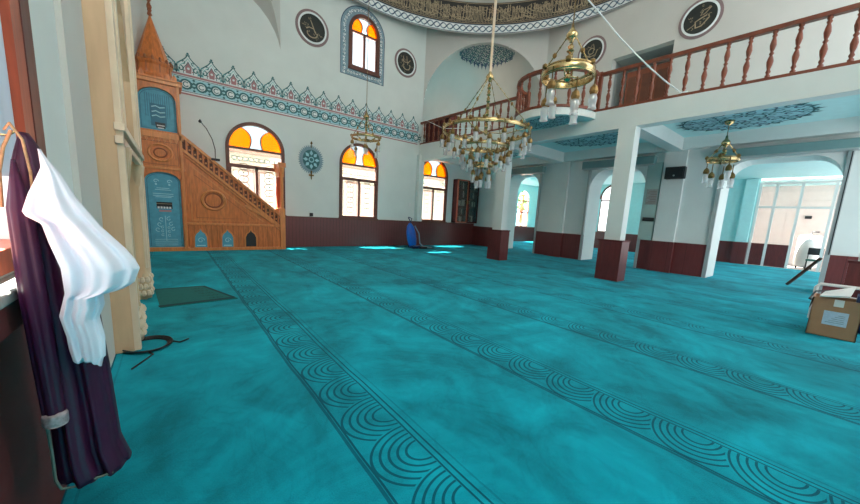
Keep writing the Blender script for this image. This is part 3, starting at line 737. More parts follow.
for yy, xx in ((4.72, -.385), (4.92, -.385), (6.80, -.385), (7.08, -.385)):
    q = MB(); q.lathe([(.0, 0), (.075, .0), (.08, .10), (.06, .14), (.075, .20), (.08, .28), (.06, .34), (.05, .40), (.045, 1.70), (.055, 1.76), (.065, 1.86), (.085, 2.0), (.09, 2.05)], (xx, yy, .02), M['marble'], 14); o = q.build('column', t)
    q = MB()
    for j in range(3):
        for k in range(7):
            a = 2*PI*k/7+j*.4; q.lathe([(.0, 0), (.028, .02), (.034, .05), (.02, .09), (0, .1)], (xx+.07*math.cos(a), yy+.08*math.sin(a), .05+j*.11), M['marblelt'], 6)
    q.build('muqarnas_base', o)
q = MB(); q.box(-.22, -.12, 11.5, 11.7, 0, .02, M['blk'])

# ------------------------------------------------------------------ minber
YM = 13.25; mM = mY(YM)
t = thing('wooden_minbar', 'tall honey-brown carved wooden pulpit with stairs, spire and blue panels in the far left corner', 'pulpit', (1.4, 13.6, 0))
TX0, TX1 = -.70, .37
q = MB()
q.prism(rect(TX0, TX1, .02, 5.05), mM, -.72, 0, M['wood'], [arch(TX0+.12, TX1-.10, .10, 2.15, 2.42), arch(TX0+.10, TX1-.10, 3.62, 4.50, 4.82)])
q.box(TX0+.02, TX1-.02, YM+.60, YM+.72, .02, 5.0, M['wood'])
q.build('tower', t)
q = MB()
for z, h, e in ((.0, .12, .05), (2.50, .07, .04), (3.40, .16, .05), (4.94, .10, .06), (5.04, .05, .09)): q.box(TX0-.02, TX1+e, YM-e, YM+.72, z, z+h, M['woodlt'])
for x_ in (TX0, TX1-.07): q.box(x_, x_+.07, YM-.05, YM+.02, .1, 4.95, M['woodlt'])
for k in range(7): q.prism([(TX0+.02+k*.148, 5.09), (TX0+.14+k*.148, 5.09), (TX0+.14+k*.148, 5.17), (TX0+.08+k*.148, 5.27), (TX0+.02+k*.148, 5.17)], mM, -.04, .05, M['wood'])
for k in range(7): q.prism([(TX0+.05+k*.138, 3.40), (TX0+.15+k*.138, 3.40), (TX0+.10+k*.138, 3.28)], mM, 0, .04, M['woodlt'])
q.torus(((TX0+TX1)/2, YM-.012, 2.98), .24, .03, M['woodlt'], 'y', 28, 8, 1.15); q.torus(((TX0+TX1)/2, YM-.01, 2.98), .13, .02, M['wooddk'], 'y', 24, 6, 1.15)
q.stroke(rect(TX0+.12, TX1-.12, 2.64, 3.30), .02, mM, .01, M['wooddk'], closed=True)
q.build('carved_moulding', t, bevel=.006)
def print_panel(nm, u0, u1, v0, sp, tp, deco):
    q = MB(); mp = mY(YM+.09); q.prism(arch(u0, u1, v0, sp, tp), mp, -.02, 0, M['bluepanel']); cx_ = (u0+u1)/2; w_ = u1-u0
    q.stroke(arch(u0+.05, u1-.05, v0+.05, sp, tp-.05), .015, mp, .004, M['bluedk'], closed=True)
    deco(q, mp, cx_, w_, v0, tp); q.build(nm, t)
def deco_low(q, mp, c, w_, z0, z1):
    for x_ in (-.17, .15): q.stroke(spiral((c+x_, 2.14), .07, 0, 1, 8), .02, mp, .004, M['bluelt']); q.disc((c+x_, 2.05), .03, mp, .004, M['bluelt'], 6)
    for z_, a_ in ((1.93, .16), (1.88, .2), (1.76, .26), (1.70, .26), (1.66, .2)): q.poly(rect(c-a_, c+a_*.9, z_, z_+.018), mp, .004, M['bluelt'])
    q.poly([(c-.19, 1.32), (c+.19, 1.32), (c+.19, 1.52), (c-.19, 1.52)], mp, .004, M['blk'])
    for k in range(5): q.poly(rect(c-.17+k*.07, c-.12+k*.07, 1.32, 1.38), mp, .008, M['paper'])
    q.poly(rect(c-.19, c+.19, 1.46, 1.475), mp, .008, M['gold']); q.poly(rect(c-.14, c+.16, 1.22, 1.28), mp, .006, M['pink'])
    for k in range(3):
        for s_ in (1, -1):
            q.stroke(spiral((c+s_*(.09+k*.05), 1.0-k*.16), .075, s_*1.2, s_*.9, 10), .018, mp, .005, M['bluelt']); q.stroke(spiral((c+s_*.08, .50+k*.12), .05, -s_, -s_, 8), .015, mp, .005, M['bluelt'])
    q.stroke([(c, 1.1), (c, .3)], .015, mp, .005, M['bluelt'])
    for z_ in (.36, .30, .24, .18): q.poly(rect(c-.28, c+.28, z_, z_+.012), mp, .004, M['bluelt'])
def deco_up(q, mp, c, w_, z0, z1):
    for k in range(12): q.poly(rect(c-.28+k*.05, c-.265+k*.05, 4.0, 4.65), mp, .002, M['bluedk'])
    q.poly(rect(c-.17, c+.2, 3.75, 4.38), mp, .004, M['bluedk'])
    for z_ in (4.28, 4.14, 4.02): q.stroke([(c-.14, z_), (c-.04, z_+.04), (c+.05, z_), (c+.17, z_+.03)], .03, mp, .006, M['bluelt'])
    q.poly([(c-.06, 3.70), (c+.16, 3.70), (c+.16, 3.86), (c-.08, 3.86)], mp, .008, M['blk']); q.poly(rect(c-.04, c+.14, 3.76, 3.79), mp, .010, M['paper']); q.poly(rect(c-.02, c+.12, 3.69, 3.72), mp, .010, M['paper'])
print_panel('blue_door_panel', TX0+.12, TX1-.10, .10, 2.15, 2.42, deco_low)
print_panel('blue_upper_panel', TX0+.10, TX1-.10, 3.62, 4.50, 4.82, deco_up)
q = MB(); cx_, cy_ = -.20, YM+.36
q.lathe([(.47, 5.09), (.49, 5.15), (.44, 5.22), (.42, 5.44), (.46, 5.50), (.47, 5.55), (.40, 5.60), (.04, 6.78), (.02, 6.85)], (cx_, cy_, 0), M['wood'], 8)
q.f and None
for k in range(16):
    a = 2*PI*k/16; q.lathe([(0, 0), (.03, .02), (.03, .10), (0, .14)], (cx_+.45*math.cos(a), cy_+.45*math.sin(a), 5.53), M['wooddk'], 6)
    q.box(cx_+.40*math.cos(a)-.015, cx_+.40*math.cos(a)+.015, cy_+.40*math.sin(a)-.015, cy_+.40*math.sin(a)+.015, 5.24, 5.5, M['wooddk'])
q.build('spire', t)
q = MB(); q.lathe([(.02, 0), (.06, .04), (.03, .10), (.055, .17), (.025, .24), (.045, .30), (.02, .36), (.03, .42), (.012, .5), (0, .62)], (cx_, cy_, 6.83), M['wooddk'], 10)
for s_ in (0, PI): q.tube([(cx_+.045*math.cos(s_+k*.7), cy_+.045*math.sin(s_+k*.7), 6.86+k*.05) for k in range(11)], .016, M['wooddk'], 6)
q.build('finial', t)
# staircase flank
TR = lambda x_: 3.62+(1.36-3.62)*(x_-.37)/(3.12-.37)     # top of handrail
q = MB(); q.prism([(.37, 0), (3.16, 0), (3.16, TR(3.16)-.42), (.37, TR(.37)-.50)], mM, -.70, -.03, M['wood']); q.build('stair_flank', t)
q = MB()
for x_ in [.40+k*.155 for k in range(19)]: q.poly(rect(x_, x_+.012, .06, .84), mM, -.02, M['wooddk'])
q.box(.37, 3.16, YM-.02, YM+.02, .84, .91, M['woodlt']); q.box(.37, 3.16, YM-.03, YM+.02, 0, .09, M['woodlt'])
q.build('plinth_boards', t, bevel=.004)
for u, m_ in ((.72, 'bluepanel'), (1.47, 'bluepanel'), (2.18, 'blk')):
    ap = [(u-.18, .10), (u+.18, .10), (u+.18, .45), (u+.13, .57), (u+.05, .64), (u, .72), (u-.05, .64), (u-.13, .57), (u-.18, .45)]
    q = MB(); q.prism(ap, mM, .0, .012, M[m_]); q.stroke(ap, .045, mM, .02, M['woodlt'], closed=True)
    if m_ != 'blk':
        q.stroke(spiral((u, .34), .1, 0, 1.2, 12), .02, mM, .016, M['bluelt']); q.stroke([(u-.12, .17), (u+.12, .17)], .03, mM, .016, M['bluelt'])
    q.build('ogee_niche', t)
q = MB()   # triangular field frames and medallion
A_ = [(.50, .98), (2.92, .98), (2.92, 1.02), (.50, TR(.50)-.72)]
q.stroke([(.52, 1.0), (2.60, 1.0), (.52, TR(.52)-.78)], .05, mM, .0, M['woodlt'], closed=True)
q.prism([(.52, 1.0), (2.60, 1.0), (.52, TR(.52)-.78)], mM, -.03, -.012, M['wood'])
q.stroke([(.64, 1.08), (2.30, 1.08), (.64, TR(.64)-.98)], .02, mM, -.006, M['wooddk'], closed=True)
q.torus((1.12, YM-.005, 1.66), .30, .045, M['woodlt'], 'y', 36, 8, 1.05); q.torus((1.12, YM-.005, 1.66), .22, .02, M['wooddk'], 'y', 30, 6, 1.05)
q.prism([(1.12+.25*math.cos(2*PI*k/30), 1.66+.24*math.sin(2*PI*k/30)) for k in range(30)], mM, -.02, .0, M['wood'])
q.prism([(2.0, 1.52), (2.95, .96), (3.05, 1.02), (2.1, 1.6)], mM, -.02, .02, M['woodlt'])
q.build('medallion_panel', t)
q = MB()   # balustrade: two sloping rails with little arches between
for o0, o1 in ((-.10, 0), (-.52, -.42), (-.62, -.57)):
    q.prism([(.37, TR(.37)+o0), (3.16, TR(3.16)+o0), (3.16, TR(3.16)+o1), (.37, TR(.37)+o1)], mM, -.06, .03, M['woodlt'])
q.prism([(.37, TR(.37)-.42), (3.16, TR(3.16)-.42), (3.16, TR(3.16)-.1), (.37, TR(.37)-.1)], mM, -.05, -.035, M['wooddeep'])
for k in range(20):
    x_ = .45+k*.138; z_ = TR(x_)
    q.prism([(x_, z_-.43), (x_+.05, z_-.47), (x_+.05, z_-.14), (x_, z_-.10)], mM, -.05, .015, M['wood'])
    q.prism([(x_+.05, z_-.13-.04), (x_+.14, z_-.13-.11), (x_+.14, z_-.24-.02), (x_+.10, z_-.20), (x_+.05, z_-.26)], mM, -.04, .01, M['wood'])
    q.disc((x_+.095, z_-.39), .03, mM, .0, M['woodlt'], 8)
q.build('balustrade', t)
# rear hand rail on the wall side
q = MB(); q.prism([(.37, TR(.37)-.1), (3.16, TR(3.16)-.1), (3.16, TR(3.16)), (.37, TR(.37))], mY(YM+.66), -.04, .02, M['wood']); q.build('rear_handrail', t)
for k in range(9):
    q = MB(); x_ = 3.14-k*.31; q.box(x_-.31, x_, YM+.06, YM+.62, 0, .28*(k+1)-.1, M['wooddk']); q.build('step', t)
# portal at the stair foot
for yy in (YM, YM+.62):
    q = MB(); q.box(3.16, 3.34, yy-.02, yy+.12, 0, 1.5, M['woodlt']); q.lathe([(.085, 1.5), (.06, 1.56), (.055, 2.75), (.08, 2.84), (.10, 2.95), (.10, 3.0)], (3.25, yy+.05, 0), M['woodlt'], 12)
    q.box(3.13, 3.37, yy-.05, yy+.15, 3.0, 3.16, M['wood']); q.build('portal_post', t, bevel=.006)
q = MB(); q.box(3.16, 3.34, YM+.1, YM+.6, 2.66, 3.12, M['wood']); q.build('portal_lintel', t, bevel=.006)
q = MB()
for k in range(10):
    y_ = YM+.14+k*.045; q.tube([(3.2+.02*math.sin(k*2), y_, 1.55), (3.2+.03*math.sin(k*2+1), y_, 2.1), (3.2, y_, 2.65)], .03, M['red'], 8)
q.build('red_curtain', t)

# microphone, speaker, plaque, sockets
t = thing('gooseneck_microphone', 'black gooseneck microphone on the sloping handrail of the pulpit', 'microphone', (1.22, YM+.0, TR(1.22)))
q = MB(); q.box(1.10, 1.34, YM-.05, YM+.05, TR(1.22)+.02, TR(1.22)+.09, M['blk']); q.build('base', t)
q = MB(); q.tube([(1.22, YM, 2.98), (1.22, YM-.02, 3.3), (1.15, YM-.05, 3.6), (1.0, YM-.08, 3.9), (.87, YM-.1, 4.05)], .013, M['blk'], 6); q.build('stem', t)
q = MB(); q.lathe([(0, 0), (.04, .02), (.045, .06), (0, .12)], (.85, YM-.1, 4.02), M['blk'], 8); q.build('capsule', t)
t = thing('loudspeaker', 'black loudspeaker hanging in the corner left of the pulpit spire', 'loudspeaker', (-.7, 12.7, 4.35))
q = MB(); q.box(-.80, -.60, 12.5, 12.85, 4.35, 4.95, M['blk']); q.build('cabinet', t, bevel=.02)
q = MB(); q.box(-.60, -.59, 12.53, 12.82, 4.4, 4.9, M['blkm']); q.box(-.78, -.62, 12.485, 12.5, 4.4, 4.9, M['blkm']); q.build('grille', t)
q = MB(); q.tube([(-.85, 12.7, 4.7), (-.8, 12.7, 4.7)], .03, M['blk']); q.build('bracket', t)
t = thing('ornament_plaque', 'teal and white pierced round wall ornament with finial and tassel between two windows', 'wall ornament', (4.54, 14, 3.52))
pc = (4.54, 3.52)
star = [(pc[0]+(.42 if k % 2 else .37)*math.cos(2*PI*k/32), pc[1]+(.47 if k % 2 else .42)*math.sin(2*PI*k/32)) for k in range(32)]
q = MB(); q.prism(star, mb_, 0, .03, M['blueg']); q.disc(pc, .34, mb_, .033, M['teal'], 28, .39); q.build('disc', t)
for k in range(8):
    a = 2*PI*k/8+PI/2; c = (pc[0]+.22*math.cos(a), pc[1]+.25*math.sin(a)); q = MB()
    q.prism([(c[0]+.11*math.cos(a), c[1]+.12*math.sin(a)), (c[0]+.07*math.cos(a+1.6), c[1]+.07*math.sin(a+1.6)), (c[0]-.09*math.cos(a), c[1]-.09*math.sin(a)), (c[0]+.07*math.cos(a-1.6), c[1]+.07*math.sin(a-1.6))], mb_, .03, .036, M['bluelt']); q.build('petal', t)
q = MB(); q.torus((pc[0], 13.96, pc[1]), .09, .02, M['bluelt'], 'y', 20, 6); q.build('centre_ring', t)
fr_ = [(pc[0]+(.52 if k % 2 else .43)*math.cos(2*PI*k/80), pc[1]+(.58 if k % 2 else .48)*math.sin(2*PI*k/80)) for k in range(80)]
q = MB(); q.prism(fr_, mb_, 0, .012, M['blueg']); q.build('ray_fringe', t)
q = MB(); q.tube([(4.54, 13.97, 3.98), (4.54, 13.95, 4.12)], .012, M['brassdk']); q.lathe([(0, 0), (.05, .04), (.03, .09), (0, .14)], (4.54, 13.94, 4.10), M['brassdk'], 8); q.build('finial', t)
q = MB(); q.tube([(4.54, 13.96, 3.08), (4.54, 13.96, 2.75)], [.03, .015], M['brassdk']); q.box(4.44, 4.64, 13.96, 13.99, 2.88, 2.94, M['brassdk']); q.build('tassel', t)
q = MB(); q.box(4.47, 4.60, 13.93, 14.0, 1.26, 1.40, M['blk']); tag(q.build('wall_socket', bevel=.01), 'small black box on top of the brown wainscot below the round ornament', 'socket')
q = MB(); q.box(9.35, 9.47, 13.98, 14.0, 1.95, 2.15, M['paper']); tag(q.build('light_switch', bevel=.005), 'small white switch on the wall between the second and third windows', 'switch')

# ------------------------------------------------------------------ bookcase and its books
t = thing('glazed_bookcase', 'tall red-brown bookcase with two glass doors on the wall right of the third window', 'bookcase', (13.0, 13.8, 1.25))
BX0, BX1, BZ0, BZ1, BY = 12.22, 13.86, 1.26, 3.60, 13.62
q = MB(); q.box(BX0, BX0+.05, BY, 13.97, BZ0, BZ1, M['darkred']); q.box(BX1-.05, BX1, BY, 13.97, BZ0, BZ1, M['darkred'])
q.box(BX0, BX1, BY, 13.97, BZ0, BZ0+.05, M['darkred']); q.box(BX0, BX1, BY, 13.97, BZ1-.06, BZ1, M['darkred']); q.box(BX0, BX1, 13.93, 13.97, BZ0, BZ1, M['wooddeep']); q.box(13.0, 13.08, BY, 13.95, BZ0, BZ1, M['darkred'])
q.build('carcass', t)
for k in range(1, 5): q = MB(); q.box(BX0+.05, BX1-.05, BY+.05, 13.93, BZ0+k*.46-.01, BZ0+k*.46+.01, M['darkred']); q.build('shelf', t)
for x0, x1 in ((BX0, 13.03), (13.05, BX1)):
    q = MB(); q.prism(rect(x0, x1, BZ0, BZ1), mY(BY), 0, .03, M['redframe'] if x0 < 13 else M['darkred'], [rect(x0+.09, x1-.06, BZ0+.07, BZ1-.07)]); d = q.build('door', t)
    q = MB(); q.box(x0+.09, x1-.06, BY-.02, BY-.015, BZ0+.07, BZ1-.07, M['cabglass']); q.build('pane', d)
    q = MB(); q.box(x1-.10 if x0 < 13 else x0+.03, x1-.07 if x0 < 13 else x0+.06, BY-.06, BY-.03, 2.3, 2.5, M['brass']); q.build('handle', d)
protos = {}
for sh in range(5):
    z = BZ0+(.055 if sh == 0 else sh*.46+.012)
    for x0, x1, side in ((BX0+.10, 12.95, 'left'), (13.12, BX1-.10, 'right')):
        x_ = x0; bi = 0
        while x_ < x1-.05:
            wd = rnd.uniform(.05, .10); h = rnd.uniform(.26, .36); k = rnd.choice((0, 0, 1, 2, 3, 3, 2, 4))
            if sh in (0, 2) and rnd.random() < .45: k = 4; wd = .12
            if x_+wd > x1: break
            q = MB(); q.box(x_, x_+wd-.006, BY+.10, BY+.30, z, z+h, M['spines'][k])
            o = q.build('book', loc=(x_, BY+.1, z))
            tag(o, '%s book, %s from the left on the %s shelf behind the %s door' % (('maroon', 'dark green', 'brown', 'navy', 'thick cream')[k], ('first', 'second', 'third', 'fourth', 'fifth', 'sixth', 'seventh', 'eighth', 'ninth', 'tenth', 'eleventh', 'twelfth', 'thirteenth', 'fourteenth', 'fifteenth')[bi], ('lowest', 'second lowest', 'middle', 'second highest', 'top')[sh], side), 'book', 'books in the glazed bookcase')
            x_ += wd; bi += 1

# ------------------------------------------------------------------ chandeliers
def lamp_mesh(scale):
    h = MB(); h.tube([(0, 0, .22*scale), (0, 0, .0)], .010*scale, M['brassdk'], 6); h.lathe([(.012, .05), (.055, .0), (.068, -.06), (.05, -.10)], (0, 0, 0), M['brassdk'], 8) if scale == 1 else h.lathe([(.012*scale, .05*scale), (.055*scale, 0), (.068*scale, -.06*scale), (.05*scale, -.10*scale)], (0, 0, 0), M['brassdk'], 8)
    g = MB(); g.lathe([(.03*scale, -.08*scale), (.052*scale, -.11*scale), (.064*scale, -.16*scale), (.058*scale, -.22*scale), (.050*scale, -.26*scale), (.066*scale, -.31*scale)], (0, 0, 0), M['shade'], 12, cap=False); g.lathe([(0, -.08*scale), (.022*scale, -.12*scale), (.026*scale, -.18*scale), (0, -.24*scale)], (0, 0, 0), M['enamel'], 8)
    return h, g
def chandelier(loc, tiers, hub_z, top_z, label, sc=1.0, nch=4, canopy=True, rodr=.03, rodm='woodlt'):
    t = thing('brass_chandelier', label, 'chandelier', loc)
    X0, Y0, Z0 = loc
    q = MB(); q.tube([(X0, Y0, hub_z), (X0, Y0, top_z)], rodr, M[rodm], 8); q.build('rod', t)
    if canopy: q = MB(); q.lathe([(.12, 0), (.10, -.08), (.02, -.12)][::-1], (X0, Y0, top_z), M['brass'], 12); q.build('canopy', t)
    q = MB(); q.lathe([(0, -.14), (.04, -.12), (.04, -.09), (.09, -.05), (.11, 0), (.08, .06), (.04, .10), (.02, .2)], (X0, Y0, hub_z), M['brass'], 14)
    q.build('hub', t)
    q = MB(); z = hub_z-.15
    while z > Z0+.0: q.lathe([(.02, 0), (.05*sc, -.05), (.035*sc, -.09), (.06*sc, -.13), (.02, -.17)][::-1], (X0, Y0, z), M['brass'], 8); z -= .17
    q.build('centre_stem', t)
    R1 = tiers[0][0]
    for k in range(nch):
        a = 2*PI*k/nch+.35; q = MB(); P0 = Vector((X0+.08*math.cos(a), Y0+.08*math.sin(a), hub_z-.03)); P1 = Vector((X0+R1*math.cos(a), Y0+R1*math.sin(a), Z0+.05))
        n = max(6, int((P1-P0).length/.09)); q.tube([P0, P1], .007*sc+.003, M['brass'], 6)
        for j in range(n):
            if j % 2 == 0 or j == n//2: c = P0.lerp(P1, (j+.5)/n); q.lathe([(0, -.03), (.022, 0), (0, .03)], c, M['brass'], 6)
        c = P0.lerp(P1, .55); q.lathe([(0, -.06), (.032*sc, -.02), (.032*sc, .02), (0, .06)], c, M['brassdk'], 8)
        q.build('chain', t)
    hm, gm = lamp_mesh(sc); hme = gme = None
    for ti, (R_, dz, nl, bh) in enumerate(tiers):
        q = MB(); zc = Z0+dz
        prof = [(R_, -bh/2), (R_+.03, -bh/2), (R_+.035, 0), (R_+.03, bh/2), (R_, bh/2), (R_-.01, 0), (R_, -bh/2)]
        q.lathe(prof, (X0, Y0, zc), M['brass'], 40, cap=False)
        q.torus((X0, Y0, zc+bh/2), R_+.015, .018, M['brass'], 'z', 40, 6); q.torus((X0, Y0, zc-bh/2), R_+.015, .018, M['brass'], 'z', 40, 6)
        for k in range(4):
            a = 2*PI*k/4+.35; q.tube([(X0, Y0, zc-.02), (X0+R_*.5*math.cos(a), Y0+R_*.5*math.sin(a), zc-.10), (X0+R_*math.cos(a), Y0+R_*math.sin(a), zc)], .014, M['brass'], 6)
        for k in range(nl):
            a = 2*PI*(k+.5)/nl; q.lathe([(0, -.05), (.04*sc, -.02), (.04*sc, .03), (0, .07)], (X0+(R_+.02)*math.cos(a), Y0+(R_+.02)*math.sin(a), zc+bh/2+.02), M['brassdk'], 8)
        ro = q.build('ring', t)
        for k in range(nl):
            a = 2*PI*(k+.25*(ti % 2))/nl; rr_ = R_+(.03 if k % 2 else -.07)*sc; zz = zc-bh/2-(.16 if k % 2 else .30)*sc
            if hme is None:
                ho = hm.build('lamp_holder', t, loc=(0, 0, 0)); go = gm.build('glass_shade', ho, loc=(0, 0, 0)); hme = ho; gme = go
            else:
                ho = hme.copy(); COL.objects.link(ho); ho.parent = t; go = gme.copy(); COL.objects.link(go); go.parent = ho
            ho.location = (rr_*math.cos(a), rr_*math.sin(a), zz-Z0)
        if ti: 
            q = MB()
            for k in range(4):
                a = 2*PI*k/4+.35; Rp = tiers[ti-1][0]*.75; q.tube([(X0+Rp*math.cos(a), Y0+Rp*math.sin(a), Z0+tiers[ti-1][1]), (X0+R_*math.cos(a), Y0+R_*math.sin(a), zc)], .01, M['brass'], 6)
            q.build('tier_links', t)
    return t
chandelier((6.97, 6.74, 3.94), [(1.18, 0, 22, .07), (.64, -.40, 16, .06), (.26, -.90, 7, .05)], 5.35, 17.0, 'largest brass chandelier with three tiers of white glass lamps hanging from the dome', 1.0, 4, rodr=.035, rodm='marblelt')
chandelier((6.18, 3.9, 4.40), [(.46, 0, 6, .14)], 5.10, 17.0, 'single-ring brass chandelier nearest the camera, in front of the railing bay', 1.25, 3, rodr=.012, rodm='brass', canopy=False)
chandelier((5.70, 11.5, 4.22), [(.50, 0, 6, .05)], 4.95, 11.0, 'small single-ring brass chandelier on a thin wire in front of the second window', 1.0, 3, rodr=.010, rodm='brassdk', canopy=False)
chandelier((12.3, 2.6, 3.56), [(.34, 0, 5, .08)], 4.02, 4.61, 'small brass ring chandelier below the painted gallery ceiling at right', 1.2, 3, rodr=.010, rodm='brassdk')
# cables
q = MB(); q.tube([(8.31, 5.15, 8.85), (8.21, 4.85, 6.94), (8.50, 4.53, 6.50), (8.77, 4.23, 6.07), (9.04, 3.95, 5.72), (9.31, 3.67, 5.39), (9.58, 3.40, 5.10), (9.86, 3.12, 4.84), (9.86, 2.98, 4.83)][1:], .016, M['white'], 6)
q.tube([(8.21, 4.85, 6.94), (7.8, 5.4, 7.9), (7.0, 6.3, 9.6), (6.8, 6.5, 16.0)], .016, M['white'], 6)
tag(q.build('white_cable'), 'white cable slanting down from the dome to the foot of the gallery railing', 'cable')
q = MB(); q.tube([(9.84, 13.6, 6.1), (8.9, 11, 5.1), (7.9, 7.5, 4.35)], .01, M['white'], 5); tag(q.build('thin_wire'), 'thin white wire from the far gallery corner to the largest chandelier', 'wire')

# ------------------------------------------------------------------ items on the right piers
t = thing('wall_speaker', 'black loudspeaker fixed high on the pier between the middle and wide arches', 'loudspeaker', (13.85, 4.2, 3.5))
q = MB(); q.box(13.66, 13.88, 3.84, 4.42, 3.28, 3.68, M['blk']); q.build('cabinet', t, bevel=.02)
q = MB(); q.box(13.64, 13.66, 3.88, 4.38, 3.32, 3.64, M['blkm']); q.disc((4.13, 3.38), .03, mX(13.63), .0, M['alu'], 10); q.build('grille', t)
q = MB(); q.box(13.88, 13.9, 4.60, 4.98, 2.40, 2.96, M['greypaper']); [q.poly(rect(4.64, 4.94-.05*(k % 3), 2.45+k*.06, 2.475+k*.06), mX(13.88), .002, M['mauve']) for k in range(8)]; tag(q.build('paper_notice'), 'grey printed notice on the pier below the black loudspeaker', 'notice')
q = MB(); q.box(13.86, 13.9, 4.60, 4.98, 1.80, 1.93, M['blk']); tag(q.build('wall_rail', bevel=.01), 'short black bar fixed on the pier below the grey notice', 'bar')
q = MB(); q.tube([(13.9, .33, 3.8), (13.9, .33, 1.1)], .012, M['blk'], 5); tag(q.build('door_cord'), 'thin black cord down the right jamb of the wide arch', 'cord')

# ------------------------------------------------------------------ annex partition, kitchen
t = thing('glazed_partition', 'white framed glazed partition with wood lower panels beyond the wide arch', 'partition', (22.8, 2, 0))
q = MB()
for y_ in (3.15, 2.57, 1.75, .75, -.3, -1.2): q.box(22.76, 22.84, y_-.05, y_+.05, 0, 4.0, M['enamel'])
for z_ in (2.86, 4.0): q.box(22.75, 22.85, -1.2, 3.2, z_-.05, z_+.05, M['enamel'])
q.build('frame', t)
for y0, y1 in ((2.62, 3.10), (1.80, 2.52)):
    q = MB(); q.box(22.78, 22.82, y0, y1, .02, 1.10, M['pedestal']); q.build('lower_panel', t)
    q = MB(); q.box(22.79, 22.80, y0, y1, 1.12, 2.8, M['skyglass']); q.build('lower_pane', t)
for y0, y1 in ((2.62, 3.10), (1.80, 2.52), (.80, 1.70), (-.25, .70)):
    q = MB(); q.box(22.79, 22.80, y0, y1, 2.92, 3.95, M['skyglass']); q.build('upper_pane', t)
t = thing('washing_boiler', 'round white enamel boiler standing in the room beyond the partition', 'boiler', (24.0, 1.7, 0))
q = MB(); q.lathe([(.38, .1), (.40, .15), (.40, 1.5), (.36, 1.6), (0, 1.63)], (24.2, 1.25, 0), M['enamel'], 24); q.build('tank', t)
q = MB(); q.tube([(24.2, 1.25, 1.6), (24.2, 1.25, 1.8), (24.2, 1.0, 1.8)], .04, M['blk']); q.build('pipe', t)
q = MB()
for a in (0, 2, 4): q.tube([(24.2+.3*math.cos(a), 1.25+.3*math.sin(a), .12), (24.2+.3*math.cos(a), 1.25+.3*math.sin(a), 0)], .03, M['blk'])
q.build('feet', t)
t = thing('green_chair', 'dark green padded chair with black legs in the doorway of the far room', 'chair', (23.3, .95, 0))
q = MB(); q.box(23.1, 23.55, .7, 1.2, .44, .52, M['green']); q.build('seat', t, bevel=.02)
q = MB(); q.box(23.5, 23.56, .7, 1.2, .72, 1.05, M['blk']); q.build('backrest', t, bevel=.02)
for x_, y_ in ((23.13, .73), (23.13, 1.17), (23.52, .73), (23.52, 1.17)):
    q = MB(); q.tube([(x_, y_, 0), (x_, y_, .46 if x_ < 23.4 else 1.0)], .015, M['blk'], 6); q.build('leg', t)
q = MB(); q.box(26.72, 26.8, 1.5, 1.75, 2.5, 2.65, M['blk']); tag(q.build('wall_box'), 'small black box on the pink wall of the far room', 'box')

# ------------------------------------------------------------------ leaning plank, pipes, box
q = MB(); P0, P1 = Vector((14.93, 1.04, .05)), Vector((14.75, .47, .96)); d = (P1-P0).normalized(); s_ = d.cross(Vector((0, 0, 1))).normalized()*.05; u_ = s_.cross(d).normalized()*.03
q.add([p+a*s_+c*u_ for p in (P0, P1) for a, c in ((-1, -1), (1, -1), (1, 1), (-1, 1))], [(0, 1, 2, 3), (4, 5, 6, 7), (0, 1, 5, 4), (1, 2, 6, 5), (2, 3, 7, 6), (3, 0, 4, 7)], M['wooddeep'])
tag(q.build('wooden_plank'), 'dark wooden plank leaning inside the right jamb of the wide arch', 'plank')
t = thing('cardboard_box', 'open brown cardboard box with a pale label on the carpet at right', 'box', (8.6, .1, 0))
BXA, BXB, BYA, BYB, BH = 8.03, 8.55, -.27, .24, .61
q = MB()
ang = math.radians(0)
q.box(BXA, BXA+.012, BYA, BYB, 0, BH, M['card']); q.box(BXB-.012, BXB, BYA, BYB, 0, BH, M['card']); q.box(BXA, BXB, BYA, BYA+.012, 0, BH, M['card']); q.box(BXA, BXB, BYB-.012, BYB, 0, BH, M['card']); q.box(BXA, BXB, BYA, BYB, 0, .012, M['carddk'])
q.build('body', t)
q = MB(); q.add([(BXA, BYB, BH), (BXB, BYB, BH), (BXB-.02, BYB+.02, BH-.2), (BXA+.02, BYB+.02, BH-.2), (BXA, BYB+.005, BH+.004), (BXB, BYB+.005, BH+.004), (BXB-.02, BYB+.026, BH-.2), (BXA+.02, BYB+.026, BH-.2)], [(0, 1, 2, 3), (4, 5, 6, 7), (0, 1, 5, 4), (2, 3, 7, 6)], M['card']); q.build('flap', t)
q = MB(); q.box(BXA-.004, BXA, -.15, .10, .20, .42, M['label'])
for k in range(5): q.poly(rect(-.12, .07-k*.03, .24+k*.03, .248+k*.03), mX(BXA-.004), .002, M['blueg'])
q.build('address_label', t)
q = MB(); q.box(BXA-.003, BXA, -.08, .02, .50, .61, M['paper']); q.build('tape', t)
q = MB(); q.add([(8.0, .18, .645), (8.5, .14, .67), (8.45, -.16, .81), (8.02, -.12, .69), (8.0, .18, .62), (8.5, .14, .645), (8.45, -.16, .785), (8.02, -.12, .665)], [(0, 1, 2, 3), (4, 5, 6, 7), (0, 1, 5, 4), (1, 2, 6, 5), (2, 3, 7, 6), (3, 0, 4, 7)], M['paper'])
tag(q.build('paper_sheets', bevel=.004), 'white papers lying on top of the open cardboard box', 'papers')
q = MB(); q.box(8.1, 8.5, -.25, -.19, .02, .70, M['bluedark']); tag(q.build('blue_folder'), 'dark blue folder standing in the cardboard box', 'folder')
q = MB()
for k in range(3): q.torus((8.30+k*.02, .02, .36+k*.035), .14-.015*k, .014, M['blkm'], 'z', 24, 6)
q.tube([(8.42, .12, .45), (8.6, .3, .5), (8.8, .25, .62), (9.0, 0, .66)], .014, M['blkm'], 6)
tag(q.build('cable_coil'), 'black cable coil heaped in the cardboard box', 'cable')
